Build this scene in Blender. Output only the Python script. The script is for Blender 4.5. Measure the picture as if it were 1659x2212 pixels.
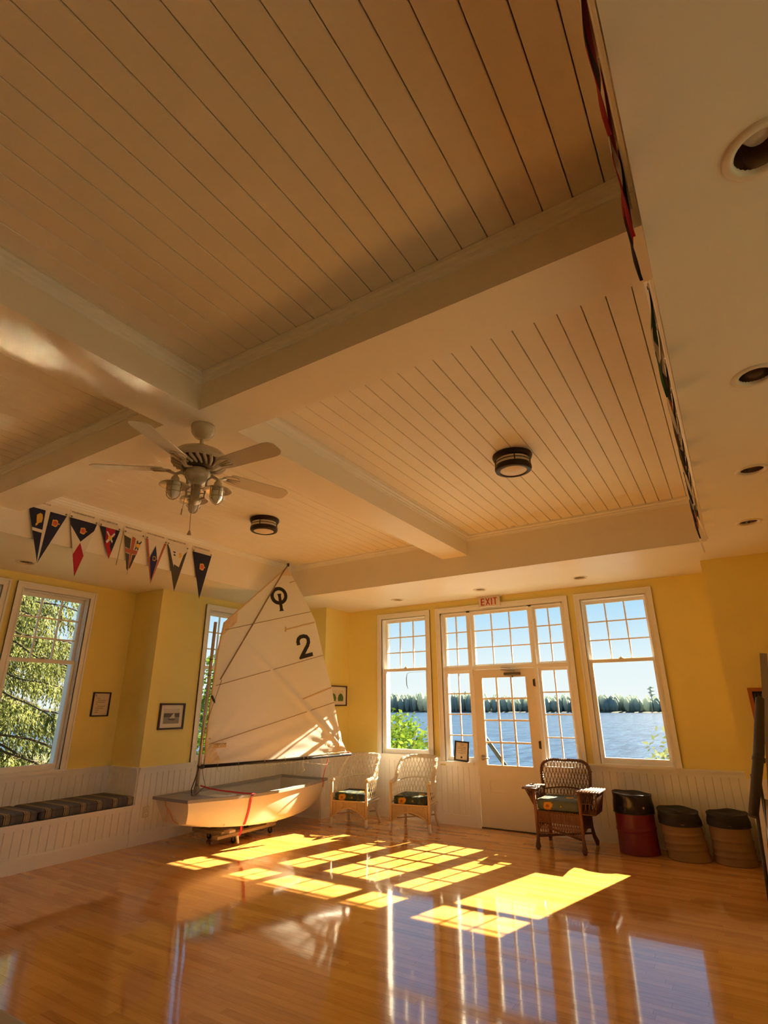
import bpy, bmesh, math, random
from mathutils import Vector, Matrix, Quaternion
random.seed(7)
for o in list(bpy.data.objects): bpy.data.objects.remove(o, do_unlink=True)
SC = bpy.context.scene
COL = SC.collection
PI = math.pi

# ------------------------------------------------------------------ camera
YAW, PITCH, ROLL, FPX = 0.559781276, 0.347496537, 0.00597952382, 1151.41991
cd = bpy.data.cameras.new('camera'); cam = bpy.data.objects.new('camera', cd); COL.objects.link(cam)
cd.sensor_fit = 'VERTICAL'; cd.sensor_height = 36.0; cd.sensor_width = 36.0*1659/2212
cd.lens = FPX/2212*36.0; cd.clip_end = 3000; cd.clip_start = 0.02
cam.location = (0, 0, 1.56)
cam.rotation_mode = 'QUATERNION'
cam.rotation_quaternion = (Matrix.Rotation(YAW, 3, 'Z') @ Matrix.Rotation(PI/2+PITCH, 3, 'X') @ Matrix.Rotation(-ROLL, 3, 'Z')).to_quaternion()
SC.camera = cam

# ------------------------------------------------------------------ light
SUN_TO = Vector((0.385, 1.41, 1.0)).normalized()
SUN_POWER, SUN_COL = 33.0, (1.0, 0.83, 0.57)
SKY_STRENGTH, EXPOSURE = 0.78, 0.75
SC.view_settings.view_transform = 'Standard'; SC.view_settings.look = 'None'
SC.view_settings.exposure = EXPOSURE; SC.view_settings.gamma = 1.0
SC.view_settings.use_curve_mapping = False
cy = SC.cycles
cy.use_denoising = True
try: cy.denoiser = 'OPENIMAGEDENOISE'; cy.denoising_input_passes = 'RGB_ALBEDO_NORMAL'; cy.denoising_prefilter = 'ACCURATE'
except Exception: pass
cy.max_bounces = 14; cy.diffuse_bounces = 9; cy.glossy_bounces = 6; cy.transmission_bounces = 8; cy.transparent_max_bounces = 16
cy.caustics_reflective = True; cy.blur_glossy = 0.12; cy.sample_clamp_indirect = 0.0

w = bpy.data.worlds.new('sky'); SC.world = w; w.use_nodes = True
nt = w.node_tree; nt.nodes.clear()
tc = nt.nodes.new('ShaderNodeTexCoord'); sp = nt.nodes.new('ShaderNodeSeparateXYZ')
nt.links.new(tc.outputs['Generated'], sp.inputs[0])
rp = nt.nodes.new('ShaderNodeValToRGB'); cr = rp.color_ramp
cr.elements[0].position = 0.0; cr.elements[0].color = (0.74, 0.78, 0.78, 1)
cr.elements[1].position = 1.0; cr.elements[1].color = (0.10, 0.26, 0.62, 1)
e = cr.elements.new(0.07); e.color = (0.66, 0.76, 0.80, 1)
e = cr.elements.new(0.17); e.color = (0.36, 0.60, 0.80, 1)
e = cr.elements.new(0.40); e.color = (0.20, 0.43, 0.75, 1)
nt.links.new(sp.outputs['Z'], rp.inputs[0])
bg = nt.nodes.new('ShaderNodeBackground'); bg.inputs[1].default_value = SKY_STRENGTH
nt.links.new(rp.outputs[0], bg.inputs[0])
wo = nt.nodes.new('ShaderNodeOutputWorld'); nt.links.new(bg.outputs[0], wo.inputs[0])

sl = bpy.data.lights.new('sun', 'SUN'); sl.energy = SUN_POWER; sl.color = SUN_COL; sl.angle = math.radians(0.53)
so = bpy.data.objects.new('sun', sl); COL.objects.link(so)
so.rotation_euler = SUN_TO.to_track_quat('Z', 'Y').to_euler(); so.location = (6, 20, 15)

# ------------------------------------------------------------------ materials
MATS = {}
def mat(name, col, rough=0.6, metal=0.0, spec=0.5, noise=0.0, nscale=8.0, bump=0.0, bscale=60.0, stretch=None, translucent=0.0, coat=0.0):
    if name in MATS: return MATS[name]
    m = bpy.data.materials.new(name); m.use_nodes = True
    t = m.node_tree; b = t.nodes['Principled BSDF']
    b.inputs['Base Color'].default_value = (*col, 1); b.inputs['Roughness'].default_value = rough
    b.inputs['Metallic'].default_value = metal; b.inputs['Specular IOR Level'].default_value = spec
    if coat: b.inputs['Coat Weight'].default_value = coat; b.inputs['Coat Roughness'].default_value = 0.1
    if noise or bump:
        c = t.nodes.new('ShaderNodeTexCoord'); mp = t.nodes.new('ShaderNodeMapping')
        t.links.new(c.outputs['Object'], mp.inputs[0])
        if stretch: mp.inputs['Scale'].default_value = stretch
    if noise:
        n = t.nodes.new('ShaderNodeTexNoise'); n.inputs['Scale'].default_value = nscale; n.inputs['Detail'].default_value = 5
        t.links.new(mp.outputs[0], n.inputs['Vector'])
        x = t.nodes.new('ShaderNodeMix'); x.data_type = 'RGBA'
        x.inputs[6].default_value = tuple(max(0, v*(1-noise)) for v in col)+(1,)
        x.inputs[7].default_value = tuple(min(1, v*(1+noise)) for v in col)+(1,)
        t.links.new(n.outputs['Fac'], x.inputs[0]); t.links.new(x.outputs[2], b.inputs['Base Color'])
    if bump:
        n2 = t.nodes.new('ShaderNodeTexNoise'); n2.inputs['Scale'].default_value = bscale; n2.inputs['Detail'].default_value = 4
        t.links.new(mp.outputs[0], n2.inputs['Vector'])
        bp = t.nodes.new('ShaderNodeBump'); bp.inputs['Strength'].default_value = bump; bp.inputs['Distance'].default_value = 0.01
        t.links.new(n2.outputs['Fac'], bp.inputs['Height']); t.links.new(bp.outputs[0], b.inputs['Normal'])
    if translucent:
        tr = t.nodes.new('ShaderNodeBsdfTranslucent'); tr.inputs[0].default_value = (*col, 1)
        mx = t.nodes.new('ShaderNodeMixShader'); mx.inputs[0].default_value = translucent
        out = t.nodes['Material Output']
        t.links.new(b.outputs[0], mx.inputs[1]); t.links.new(tr.outputs[0], mx.inputs[2]); t.links.new(mx.outputs[0], out.inputs[0])
    MATS[name] = m; return m

M_wall = mat('yellow_wall_paint', (0.85, 0.73, 0.24), 0.55, noise=0.04, nscale=3, bump=0.08, bscale=180)
M_white = mat('white_trim_paint', (0.86, 0.85, 0.81), 0.38, noise=0.03, nscale=5)
M_bead = mat('white_beadboard_paint', (0.86, 0.85, 0.81), 0.42, noise=0.04, nscale=6)
M_soffit = mat('cream_ceiling_paint', (0.84, 0.79, 0.68), 0.40, noise=0.02, nscale=2)
M_dark = mat('dark_gap', (0.06, 0.045, 0.03), 0.9)

def plank_mat():
    m = bpy.data.materials.new('cream_painted_pine'); m.use_nodes = True; t = m.node_tree; b = t.nodes['Principled BSDF']
    b.inputs['Roughness'].default_value = 0.42
    c = t.nodes.new('ShaderNodeTexCoord')
    v = t.nodes.new('ShaderNodeTexVoronoi'); v.inputs['Scale'].default_value = 1.55
    t.links.new(c.outputs['Object'], v.inputs['Vector'])
    n = t.nodes.new('ShaderNodeTexNoise'); n.inputs['Scale'].default_value = 9; t.links.new(c.outputs['Object'], n.inputs['Vector'])
    ad = t.nodes.new('ShaderNodeMath'); ad.operation = 'MULTIPLY_ADD'; ad.inputs[1].default_value = 0.03; t.links.new(n.outputs['Fac'], ad.inputs[0]); t.links.new(v.outputs['Distance'], ad.inputs[2])
    r = t.nodes.new('ShaderNodeValToRGB'); r.color_ramp.elements[0].position = 0.048; r.color_ramp.elements[0].color = (0.66, 0.56, 0.42, 1)
    r.color_ramp.elements[1].position = 0.070; r.color_ramp.elements[1].color = (0.87, 0.83, 0.74, 1)
    t.links.new(ad.outputs[0], r.inputs[0])
    n3 = t.nodes.new('ShaderNodeTexNoise'); n3.inputs['Scale'].default_value = 1.2; n3.inputs['Detail'].default_value = 3; t.links.new(c.outputs['Object'], n3.inputs['Vector'])
    r3 = t.nodes.new('ShaderNodeValToRGB'); r3.color_ramp.elements[0].color = (0.92, 0.90, 0.87, 1); r3.color_ramp.elements[1].color = (1, 1, 1, 1)
    t.links.new(n3.outputs['Fac'], r3.inputs[0])
    x = t.nodes.new('ShaderNodeMix'); x.data_type = 'RGBA'; x.blend_type = 'MULTIPLY'; x.inputs[0].default_value = 1
    t.links.new(r.outputs[0], x.inputs[6]); t.links.new(r3.outputs[0], x.inputs[7]); t.links.new(x.outputs[2], b.inputs['Base Color'])
    return m
M_plank = plank_mat()

def floor_mat():
    m = bpy.data.materials.new('varnished_maple_strip'); m.use_nodes = True; t = m.node_tree; b = t.nodes['Principled BSDF']
    c = t.nodes.new('ShaderNodeTexCoord'); mp = t.nodes.new('ShaderNodeMapping'); mp.inputs['Scale'].default_value = (2.2, 34, 1)
    t.links.new(c.outputs['Object'], mp.inputs[0])
    a = t.nodes.new('ShaderNodeAttribute'); a.attribute_name = 'tone'
    cb = t.nodes.new('ShaderNodeCombineXYZ'); t.links.new(a.outputs['Fac'], cb.inputs[2])
    sc = t.nodes.new('ShaderNodeVectorMath'); sc.operation = 'SCALE'; sc.inputs[3].default_value = 40; t.links.new(cb.outputs[0], sc.inputs[0])
    va = t.nodes.new('ShaderNodeVectorMath'); va.operation = 'ADD'; t.links.new(mp.outputs[0], va.inputs[0]); t.links.new(sc.outputs[0], va.inputs[1])
    n = t.nodes.new('ShaderNodeTexNoise'); n.inputs['Scale'].default_value = 2.0; n.inputs['Detail'].default_value = 6; n.inputs['Roughness'].default_value = 0.6
    t.links.new(va.outputs[0], n.inputs['Vector'])
    r = t.nodes.new('ShaderNodeValToRGB'); r.color_ramp.elements[0].color = (0.34, 0.135, 0.028, 1); r.color_ramp.elements[1].color = (0.68, 0.36, 0.105, 1)
    e2 = r.color_ramp.elements.new(0.45); e2.color = (0.56, 0.26, 0.062, 1)
    mx = t.nodes.new('ShaderNodeMath'); mx.operation = 'MULTIPLY_ADD'; mx.inputs[1].default_value = 0.62
    t.links.new(n.outputs['Fac'], mx.inputs[0]); tm = t.nodes.new('ShaderNodeMapRange'); tm.inputs[3].default_value = 0.18; tm.inputs[4].default_value = 0.66; t.links.new(a.outputs['Fac'], tm.inputs[0]); t.links.new(tm.outputs[0], mx.inputs[2])
    m2 = t.nodes.new('ShaderNodeMath'); m2.operation = 'SUBTRACT'; m2.inputs[1].default_value = 0.22; t.links.new(mx.outputs[0], m2.inputs[0])
    t.links.new(m2.outputs[0], r.inputs[0]); t.links.new(r.outputs[0], b.inputs['Base Color'])
    n2 = t.nodes.new('ShaderNodeTexNoise'); n2.inputs['Scale'].default_value = 2.5; n2.inputs['Detail'].default_value = 4
    t.links.new(c.outputs['Object'], n2.inputs['Vector'])
    rr = t.nodes.new('ShaderNodeMapRange'); rr.inputs[3].default_value = 0.045; rr.inputs[4].default_value = 0.11
    t.links.new(n2.outputs['Fac'], rr.inputs[0]); t.links.new(rr.outputs[0], b.inputs['Roughness'])
    b.inputs['Specular IOR Level'].default_value = 0.95; b.inputs['Coat Weight'].default_value = 0.35; b.inputs['Coat Roughness'].default_value = 0.05; b.inputs['Coat IOR'].default_value = 1.5
    return m
M_floor = floor_mat()

def glass_mat():
    m = bpy.data.materials.new('window_glass'); m.use_nodes = True; t = m.node_tree; t.nodes.clear()
    o = t.nodes.new('ShaderNodeOutputMaterial'); tr = t.nodes.new('ShaderNodeBsdfTransparent'); tr.inputs[0].default_value = (0.96, 0.97, 0.96, 1)
    g = t.nodes.new('ShaderNodeBsdfGlossy'); g.inputs['Roughness'].default_value = 0.02
    f = t.nodes.new('ShaderNodeLayerWeight'); f.inputs[0].default_value = 0.12
    x = t.nodes.new('ShaderNodeMixShader'); t.links.new(f.outputs['Fresnel'], x.inputs[0]); t.links.new(tr.outputs[0], x.inputs[1]); t.links.new(g.outputs[0], x.inputs[2]); t.links.new(x.outputs[0], o.inputs[0])
    return m
M_glass = glass_mat()

# ------------------------------------------------------------------ mesh builder
class MB:
    def __init__(s): s.v = []; s.f = []; s.sm = []; s.mi = []; s.tone = None; s.cur = 0
    def add(s, vs, fs, smooth=False):
        k = len(s.v); s.v += [tuple(p) for p in vs]
        for q in fs: s.f.append(tuple(k+i for i in q)); s.sm.append(smooth); s.mi.append(s.cur)
        return s
    def box(s, x0, x1, y0, y1, z0, z1):
        x0, x1 = min(x0, x1), max(x0, x1); y0, y1 = min(y0, y1), max(y0, y1); z0, z1 = min(z0, z1), max(z0, z1)
        return s.add([(x0,y0,z0),(x1,y0,z0),(x1,y1,z0),(x0,y1,z0),(x0,y0,z1),(x1,y0,z1),(x1,y1,z1),(x0,y1,z1)],
                     [(3,2,1,0),(4,5,6,7),(0,1,5,4),(1,2,6,5),(2,3,7,6),(3,0,4,7)])
    def obox(s, c, size, R=None):
        c = Vector(c); h = Vector(size)/2; R = R or Matrix.Identity(3)
        vs = [c + R @ Vector((sx*h.x, sy*h.y, sz*h.z)) for sz in (-1,1) for sx, sy in ((-1,-1),(1,-1),(1,1),(-1,1))]
        return s.add(vs, [(3,2,1,0),(4,5,6,7),(0,1,5,4),(1,2,6,5),(2,3,7,6),(3,0,4,7)])
    def rbox(s, x0, x1, y0, y1, z0, z1, r=0.02, n=3):
        # box with rounded vertical-profile edges (rounded in all three directions, cheap)
        bm = bmesh.new(); bmesh.ops.create_cube(bm, size=1)
        for v in bm.verts: v.co = Vector(((x0+x1)/2 + v.co.x*(x1-x0), (y0+y1)/2 + v.co.y*(y1-y0), (z0+z1)/2 + v.co.z*(z1-z0)))
        bmesh.ops.bevel(bm, geom=bm.edges[:], offset=r, segments=n, affect='EDGES', profile=0.5)
        bm.verts.index_update()
        s.add([v.co.copy() for v in bm.verts], [[v.index for v in f.verts] for f in bm.faces], True); bm.free(); return s
    def tube(s, pts, r, n=8, closed=False, cap=True, flat=None):
        pts = [Vector(p) for p in pts]; m = len(pts)
        rs = r if isinstance(r, (list, tuple)) else [r]*m
        def tan(i):
            a = pts[(i-1) % m] if (closed or i > 0) else pts[i]; b = pts[(i+1) % m] if (closed or i < m-1) else pts[i]
            d = b-a
            return d.normalized() if d.length > 1e-9 else Vector((0,0,1))
        t = tan(0); up = Vector((0,0,1)) if abs(t.z) < 0.9 else Vector((0,1,0))
        u = t.cross(up).normalized(); vs = []
        for i in range(m):
            t2 = tan(i); q = t.rotation_difference(t2); u = q @ u; u = (u - t2*u.dot(t2)).normalized(); t = t2; w = t.cross(u)
            for k in range(n):
                a = 2*PI*k/n; fl = flat if flat else 1.0
                vs.append(pts[i] + u*(rs[i]*math.cos(a)) + w*(rs[i]*fl*math.sin(a)))
        fs = []
        for i in range(m if closed else m-1):
            j = (i+1) % m
            for k in range(n): fs.append((i*n+k, i*n+(k+1) % n, j*n+(k+1) % n, j*n+k))
        s.add(vs, fs, n > 4)
        if cap and not closed:
            k0 = len(s.v)-m*n; s.f.append(tuple(k0+k for k in reversed(range(n)))); s.sm.append(False); s.mi.append(s.cur)
            s.f.append(tuple(k0+(m-1)*n+k for k in range(n))); s.sm.append(False); s.mi.append(s.cur)
        return s
    def lathe(s, prof, c=(0,0,0), n=24, R=None, a0=0, a1=2*PI, sx=1, sy=1):
        c = Vector(c); vs = []; fs = []; full = abs(a1-a0-2*PI) < 1e-6; mm = n if full else n+1
        for (r, z) in prof:
            for k in range(mm):
                a = a0+(a1-a0)*k/n; p = Vector((sx*r*math.cos(a), sy*r*math.sin(a), z)); vs.append(c + (R @ p if R else p))
        for i in range(len(prof)-1):
            for k in range(n):
                k2 = (k+1) % mm; fs.append((i*mm+k, i*mm+k2, (i+1)*mm+k2, (i+1)*mm+k))
        return s.add(vs, fs, True)
    def prism(s, poly, O, U, V, d0, d1):
        O, U, V = Vector(O), Vector(U), Vector(V); N = U.cross(V).normalized(); n = len(poly)
        vs = [O+U*a+V*b+N*d0 for a, b in poly]+[O+U*a+V*b+N*d1 for a, b in poly]
        fs = [tuple(reversed(range(n))), tuple(range(n, 2*n))]+[(i, (i+1) % n, n+(i+1) % n, n+i) for i in range(n)]
        return s.add(vs, fs)
    def ball(s, c, r, n=10, sz=1.0):
        prof = [(max(1e-4, r*math.sin(PI*i/(n//2+1))), -r*sz*math.cos(PI*i/(n//2+1))) for i in range(n//2+2)]
        return s.lathe(prof, c, n)
    def grid(s, fn, nu, nv, smooth=True, closed_u=False):
        vs = [fn(i/nu, j/nv) for j in range(nv+1) for i in range(nu+(0 if closed_u else 1))]; w_ = nu+(0 if closed_u else 1)
        fs = [(j*w_+i, j*w_+(i+1) % w_, (j+1)*w_+(i+1) % w_, (j+1)*w_+i) for j in range(nv) for i in range(nu)]
        return s.add(vs, fs, smooth)
    def build(s, name, m, parent=None, loc=None, kind=None):
        off = Vector(loc) if loc is not None else (root_of(parent) if parent is not None else Vector((0,0,0)))
        me = bpy.data.meshes.new(name); me.from_pydata([tuple(Vector(p)-off) for p in s.v], [], s.f); 
        me.polygons.foreach_set('use_smooth', s.sm)
        for mm in (m if isinstance(m, (list, tuple)) else [m]): me.materials.append(mm)
        if any(s.mi): me.polygons.foreach_set('material_index', s.mi)
        if s.tone is not None:
            at = me.attributes.new('tone', 'FLOAT', 'FACE'); at.data.foreach_set('value', s.tone)
        me.update()
        o = bpy.data.objects.new(name, me); COL.objects.link(o)
        if parent is not None: o.parent = parent
        else: o.location = off
        if kind: o['kind'] = kind
        return o
def root_of(o):
    while o.parent is not None: o = o.parent
    return Vector(o.location)
def tag(o, label, cat, group=None, kind=None):
    o['label'] = label; o['category'] = cat
    if group: o['group'] = group
    if kind: o['kind'] = kind
    return o
def thing(name, loc, label, cat, group=None):
    o = bpy.data.objects.new(name, None); COL.objects.link(o); o.location = loc; o.empty_display_size = 0.1
    return tag(o, label, cat, group)
def struct_root(name, loc=(0,0,0)):
    o = bpy.data.objects.new(name, None); COL.objects.link(o); o.location = loc; o['kind'] = 'structure'; return o
def dup(src, label, loc, rotz=0.0, group=None):
    r = src.copy(); COL.objects.link(r); r.location = loc; r.rotation_euler = (0, 0, rotz); r['label'] = label
    if group: r['group'] = group
    def rec(a, b):
        for ch in a.children:
            c = ch.copy(); COL.objects.link(c); c.parent = b; rec(ch, c)
    rec(src, r); return r
def shared(name, me, parent, loc=(0,0,0)):
    o = bpy.data.objects.new(name, me); COL.objects.link(o); o.parent = parent; o.location = loc; return o
def arc(cx, cy, r, a0, a1, n): return [(cx+r*math.cos(a0+(a1-a0)*i/n), cy+r*math.sin(a0+(a1-a0)*i/n)) for i in range(n+1)]
def text_mesh(name, txt, size, m, parent, O, U, V, depth=0.0006, align='LEFT', width=None):
    cu = bpy.data.curves.new('t', 'FONT'); cu.body = txt; cu.size = size; cu.align_x = align; cu.extrude = depth; cu.resolution_u = 2
    ob = bpy.data.objects.new('t', cu); COL.objects.link(ob); bpy.context.view_layer.update()
    dg = bpy.context.evaluated_depsgraph_get(); me = bpy.data.meshes.new_from_object(ob.evaluated_get(dg)); bpy.data.objects.remove(ob, do_unlink=True)
    U, V = Vector(U).normalized(), Vector(V).normalized(); N = U.cross(V); O = Vector(O)-root_of(parent)
    xs = [v.co.x for v in me.vertices]; k = 1.0
    if width and xs: k = width/max(1e-6, max(xs)-min(xs))
    for v in me.vertices: v.co = O + U*(v.co.x*k) + V*v.co.y + N*v.co.z
    me.materials.clear(); me.materials.append(m); me.name = name
    o = bpy.data.objects.new(name, me); COL.objects.link(o); o.parent = parent; return o

# ------------------------------------------------------------------ room dimensions
YF = 7.622; XL = -6.43; XB = -7.04; YB0, YB1 = 0.30, 4.534; XP, YP = -5.50, 6.97; XR, YR = -0.09, 6.906
XW, YN = 0.97, -3.1; XRB, YRB0 = 1.58, -0.75; ZS, ZC, ZB = 3.085, 3.575, 3.321; RAIL = 0.85; TH = 0.20
TX0, TX1, TY0, TY1 = -5.49, 0.02, -1.96, 6.05
BX0, BX1, BY0, BY1 = -2.905, -2.56, 1.88, 2.212

# ---- floor
FB = MB(); FB.box(XB-0.2, XRB+0.2, YN-0.2, YF+0.25, -0.12, -0.004)
floor = FB.build('floor', M_dark, kind='structure')
def visible(p, mg=0.0):
    d = cam.rotation_quaternion.inverted() @ (Vector(p)-cam.location)
    return d.z < -0.05 and abs(d.x/-d.z*FPX) < 830+mg and abs(d.y/-d.z*FPX) < 1106+mg
rb = random.Random(11); BW = 0.0575; boards = []
y = YN; row = 0
while y < YF+0.02:
    x = XB-0.05-rb.random()*0.9
    while x < XRB:
        L = rb.choice((0.42, 0.55, 0.7, 0.85, 1.0, 1.2, 1.4))*(0.9+0.2*rb.random()); boards.append((max(x, XB-0.1), min(x+L, XRB+0.1), y, rb.random(), rb.uniform(-1, 1))); x += L
    y += BW; row += 1
def board_geo(mb, b, tones):
    x0, x1, y0, tn, tl = b; g = 0.0004; d = 0.00007*tl
    k = len(mb.f)
    mb.add([(x0+g,y0+g,d),(x1-g,y0+g,d),(x1-g,y0+BW-g,-d),(x0+g,y0+BW-g,-d),(x0+g,y0+g,-.012),(x1-g,y0+g,-.012),(x1-g,y0+BW-g,-.012),(x0+g,y0+BW-g,-.012)],
           [(0,1,2,3),(4,0,3,7),(1,5,6,2),(4,5,1,0),(3,2,6,7)])
    tones += [tn]*(len(mb.f)-k)
vis = [b for b in boards if any(visible((b[0]+(b[1]-b[0])*t, b[2], 0)) for t in (0.1, 0.5, 0.9))]
vis.sort(key=lambda b: ((b[0]+b[1])/2)**2+b[2]**2); near = set(id(b) for b in vis[:298])
rest = MB(); rt = []
for b in boards:
    if id(b) in near:
        q = MB(); t = []; board_geo(q, b, t); q.tone = t; q.build('floor_board', M_floor, floor)
    else: board_geo(rest, b, rt)
rest.tone = rt; rest.build('floor_boards', M_floor, floor, kind='stuff')

# ---- ceiling
cl = MB(); cl.box(XB-0.3, XRB+0.3, YN-0.3, YF+0.3, ZC+0.06, ZC+0.16)
ceil = cl.build('ceiling', M_soffit, kind='structure')
LIGHTS = [(0.355, 0.15), (0.355, 1.53), (0.365, 2.89), (0.37, 4.24), (0.365, 5.58), (-4.18, 7.05), (-2.81, 7.03), (-1.45, 7.04), (-6.47, 2.78), (-6.47, 1.0)]
HR = 0.078
def soffit(x0, x1, y0, y1, axis):
    """soffit underside with round holes for the recessed lamps; tiles run along axis"""
    mb = MB(); hs = [p for p in LIGHTS if x0 < p[0] < x1 and y0 < p[1] < y1]; hs.sort(key=lambda p: p[axis]); q = 0.16
    def rect(a0, a1, b0, b1): mb.add([(a0,b0,ZS),(a0,b1,ZS),(a1,b1,ZS),(a1,b0,ZS)], [(0,1,2,3)])
    cur = (x0, y0)[axis]
    for (hx, hy) in hs:
        if axis == 1:
            rect(x0, x1, cur, hy-q); rect(x0, hx-q, hy-q, hy+q); rect(hx+q, x1, hy-q, hy+q); cur = hy+q
        else:
            rect(cur, hx-q, y0, y1); rect(hx-q, hx+q, y0, hy-q); rect(hx-q, hx+q, hy+q, y1); cur = hx+q
        n = 32; sq = []; ci = []
        for k in range(n):
            a = 2*PI*k/n; c_, s_ = math.cos(a), math.sin(a); m_ = q/max(abs(c_), abs(s_)); sq.append((hx+c_*m_, hy+s_*m_, ZS)); ci.append((hx+c_*HR, hy+s_*HR, ZS))
        mb.add(sq+ci, [(k, n+k, n+(k+1) % n, (k+1) % n) for k in range(n)])
    if axis == 1: rect(x0, x1, cur, y1)
    else: rect(cur, x1, y0, y1)
    return mb.build('ceiling_soffit', M_soffit, ceil)
soffit(XB-0.1, TX0, YN-0.1, YF+0.1, 1); soffit(TX1, XRB+0.1, YN-0.1, YF+0.1, 1)
soffit(TX0, TX1, TY1, YF+0.1, 0); soffit(TX0, TX1, YN-0.1, TY0, 0)
for a in ((TX0-0.03, TX0, TY0-0.03, TY1+0.03), (TX1, TX1+0.03, TY0-0.03, TY1+0.03), (TX0, TX1, TY1, TY1+0.03), (TX0, TX1, TY0-0.03, TY0)):
    MB().box(*a, ZS+0.0015, ZC+0.05).build('tray_side', M_soffit, ceil)
MB().box(TX0, TX1, BY0, BY1, ZB, ZC+0.05).build('ceiling_beam', M_soffit, ceil)
for a in ((TY0, BY0), (BY1, TY1)): MB().box(BX0, BX1, a[0], a[1], ZB, ZC+0.05).build('ceiling_beam', M_soffit, ceil)
PW = 0.1275; PX0 = -0.076-PW*60
for (cx0, cx1) in ((TX0, BX0), (BX1, TX1)):
    for (cy0, cy1) in ((TY0, BY0), (BY1, TY1)):
        k = 0
        while True:
            a = PX0+PW*k; b = a+PW; k += 1
            if b <= cx0+0.01: continue
            if a >= cx1-0.01: break
            a2, b2 = max(a, cx0), min(b, cx1); g = 0.0022; c_ = 0.005; z = ZC
            mb = MB(); pr = [(a2+g, z+0.03), (a2+g, z+c_), (a2+g+c_*0.5, z), (b2-g-c_*0.5, z), (b2-g, z+c_), (b2-g, z+0.03)]
            vs = [(p[0], cy0, p[1]) for p in pr]+[(p[0], cy1, p[1]) for p in pr]
            mb.add(vs, [(i, (i+1) % 6, 6+(i+1) % 6, 6+i) for i in range(6)]); mb.build('ceiling_plank', M_plank, ceil)
        # stepped crown moulding with mitred corners
        prof = [(0, ZC-0.072), (0.010, ZC-0.072), (0.012, ZC-0.052), (0.022, ZC-0.048), (0.024, ZC-0.030), (0.038, ZC-0.022), (0.040, ZC-0.002), (0, ZC-0.002)]
        mb = MB(); vs = []
        for (px, py, sx, sy) in ((cx0, cy0, 1, 1), (cx1, cy0, -1, 1), (cx1, cy1, -1, -1), (cx0, cy1, 1, -1)):
            vs += [(px+sx*d, py+sy*d, z) for d, z in prof]
        n = len(prof); mb.add(vs, [(i*n+k, i*n+(k+1) % n, ((i+1) % 4)*n+(k+1) % n, ((i+1) % 4)*n+k) for i in range(4) for k in range(n)])
        mb.build('crown_moulding', M_white, ceil)

# ---- walls: a frame maps (u along wall, d outwards, z) to the world
def F_far(u, d, z): return (u, YF+d, z)
def F_left(u, d, z): return (XL-d, u, z)
def F_bay(u, d, z): return (XB-d, u, z)
def fbox(mb, F, u0, u1, d0, d1, z0, z1):
    a, b = F(u0, d0, z0), F(u1, d1, z1); return mb.box(a[0], b[0], a[1], b[1], a[2], b[2])
WT = 2.905; CW = 0.078
def wall_mesh(F, u0, u1, holes, z1=3.3, th=TH):
    mb = MB(); cur = u0
    for (a, b, zb, zt) in sorted(holes):
        fbox(mb, F, cur, a, 0, th, -0.1, z1)
        if zb > 0: fbox(mb, F, a, b, 0, th, -0.1, zb)
        fbox(mb, F, a, b, 0, th, zt, z1); cur = b
    fbox(mb, F, cur, u1, 0, th, -0.1, z1); return mb
WL, WRc, DC = -4.417, -1.196, -2.797
HW = 0.49-CW
UA, UB = DC-1.025+CW, DC+1.025-CW
NWc = 5.775
BAYC = (3.47, 2.42, 1.37)
wf = wall_mesh(F_far, XP-0.9, XW+0.2, [(WL-HW, WL+HW, RAIL-0.005, WT), (UA, UB, 0.0, WT), (WRc-HW, WRc+HW, RAIL-0.005, WT)])
wall_far = wf.build('wall_far', M_wall, kind='structure')
wl = wall_mesh(F_left, YB1, YF+0.2, [(NWc-HW, NWc+HW, RAIL-0.005, WT)])
wl.box(XL-TH, XL, YN-0.2, YB0, -0.1, 3.3)
wl.box(XB-TH, XL-TH, YB1, YB1+0.12, -0.1, 3.3); wl.box(XB-TH, XL-TH, YB0-0.12, YB0, -0.1, 3.3)
wall_left = wl.build('wall_left', M_wall, kind='structure')
wb = wall_mesh(F_bay, YB0, YB1, [(c-HW, c+HW, RAIL-0.005, WT) for c in BAYC])
wall_bay = wb.build('wall_bay', M_wall, kind='structure')
wall_pier_left = MB().box(XL-0.1, XP, YP, YF+0.1, -0.1, 3.3).build('wall_pier_left', M_wall, kind='structure')
wall_pier_right = MB().box(XR, XW+0.2, YR, YF+0.1, -0.1, 3.3).build('wall_pier_right', M_wall, kind='structure')
def F_right(u, d, z): return (XRB+d, u, z)
RBC = (3.47, 2.42, 1.37, 0.32)
wr_ = wall_mesh(F_right, YRB0, YB1, [(c-HW, c+HW, RAIL-0.005, WT) for c in RBC], z1=3.75)
wr_.box(XW, XW+TH, YB1, YF, -0.1, 3.75); wr_.box(XW+TH, XRB+TH, YB1, YB1+0.12, -0.1, 3.75); wr_.box(XW, XW+TH, YN-0.2, YRB0, -0.1, 3.75); wr_.box(XW+TH, XRB+TH, YRB0-0.12, YRB0, -0.1, 3.75)
wall_right = wr_.build('wall_right', M_wall, kind='structure')
wall_back = MB().box(XB-0.2, XRB+0.2, YN-TH, YN, -0.1, 3.75).build('wall_back', M_wall, kind='structure')

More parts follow.
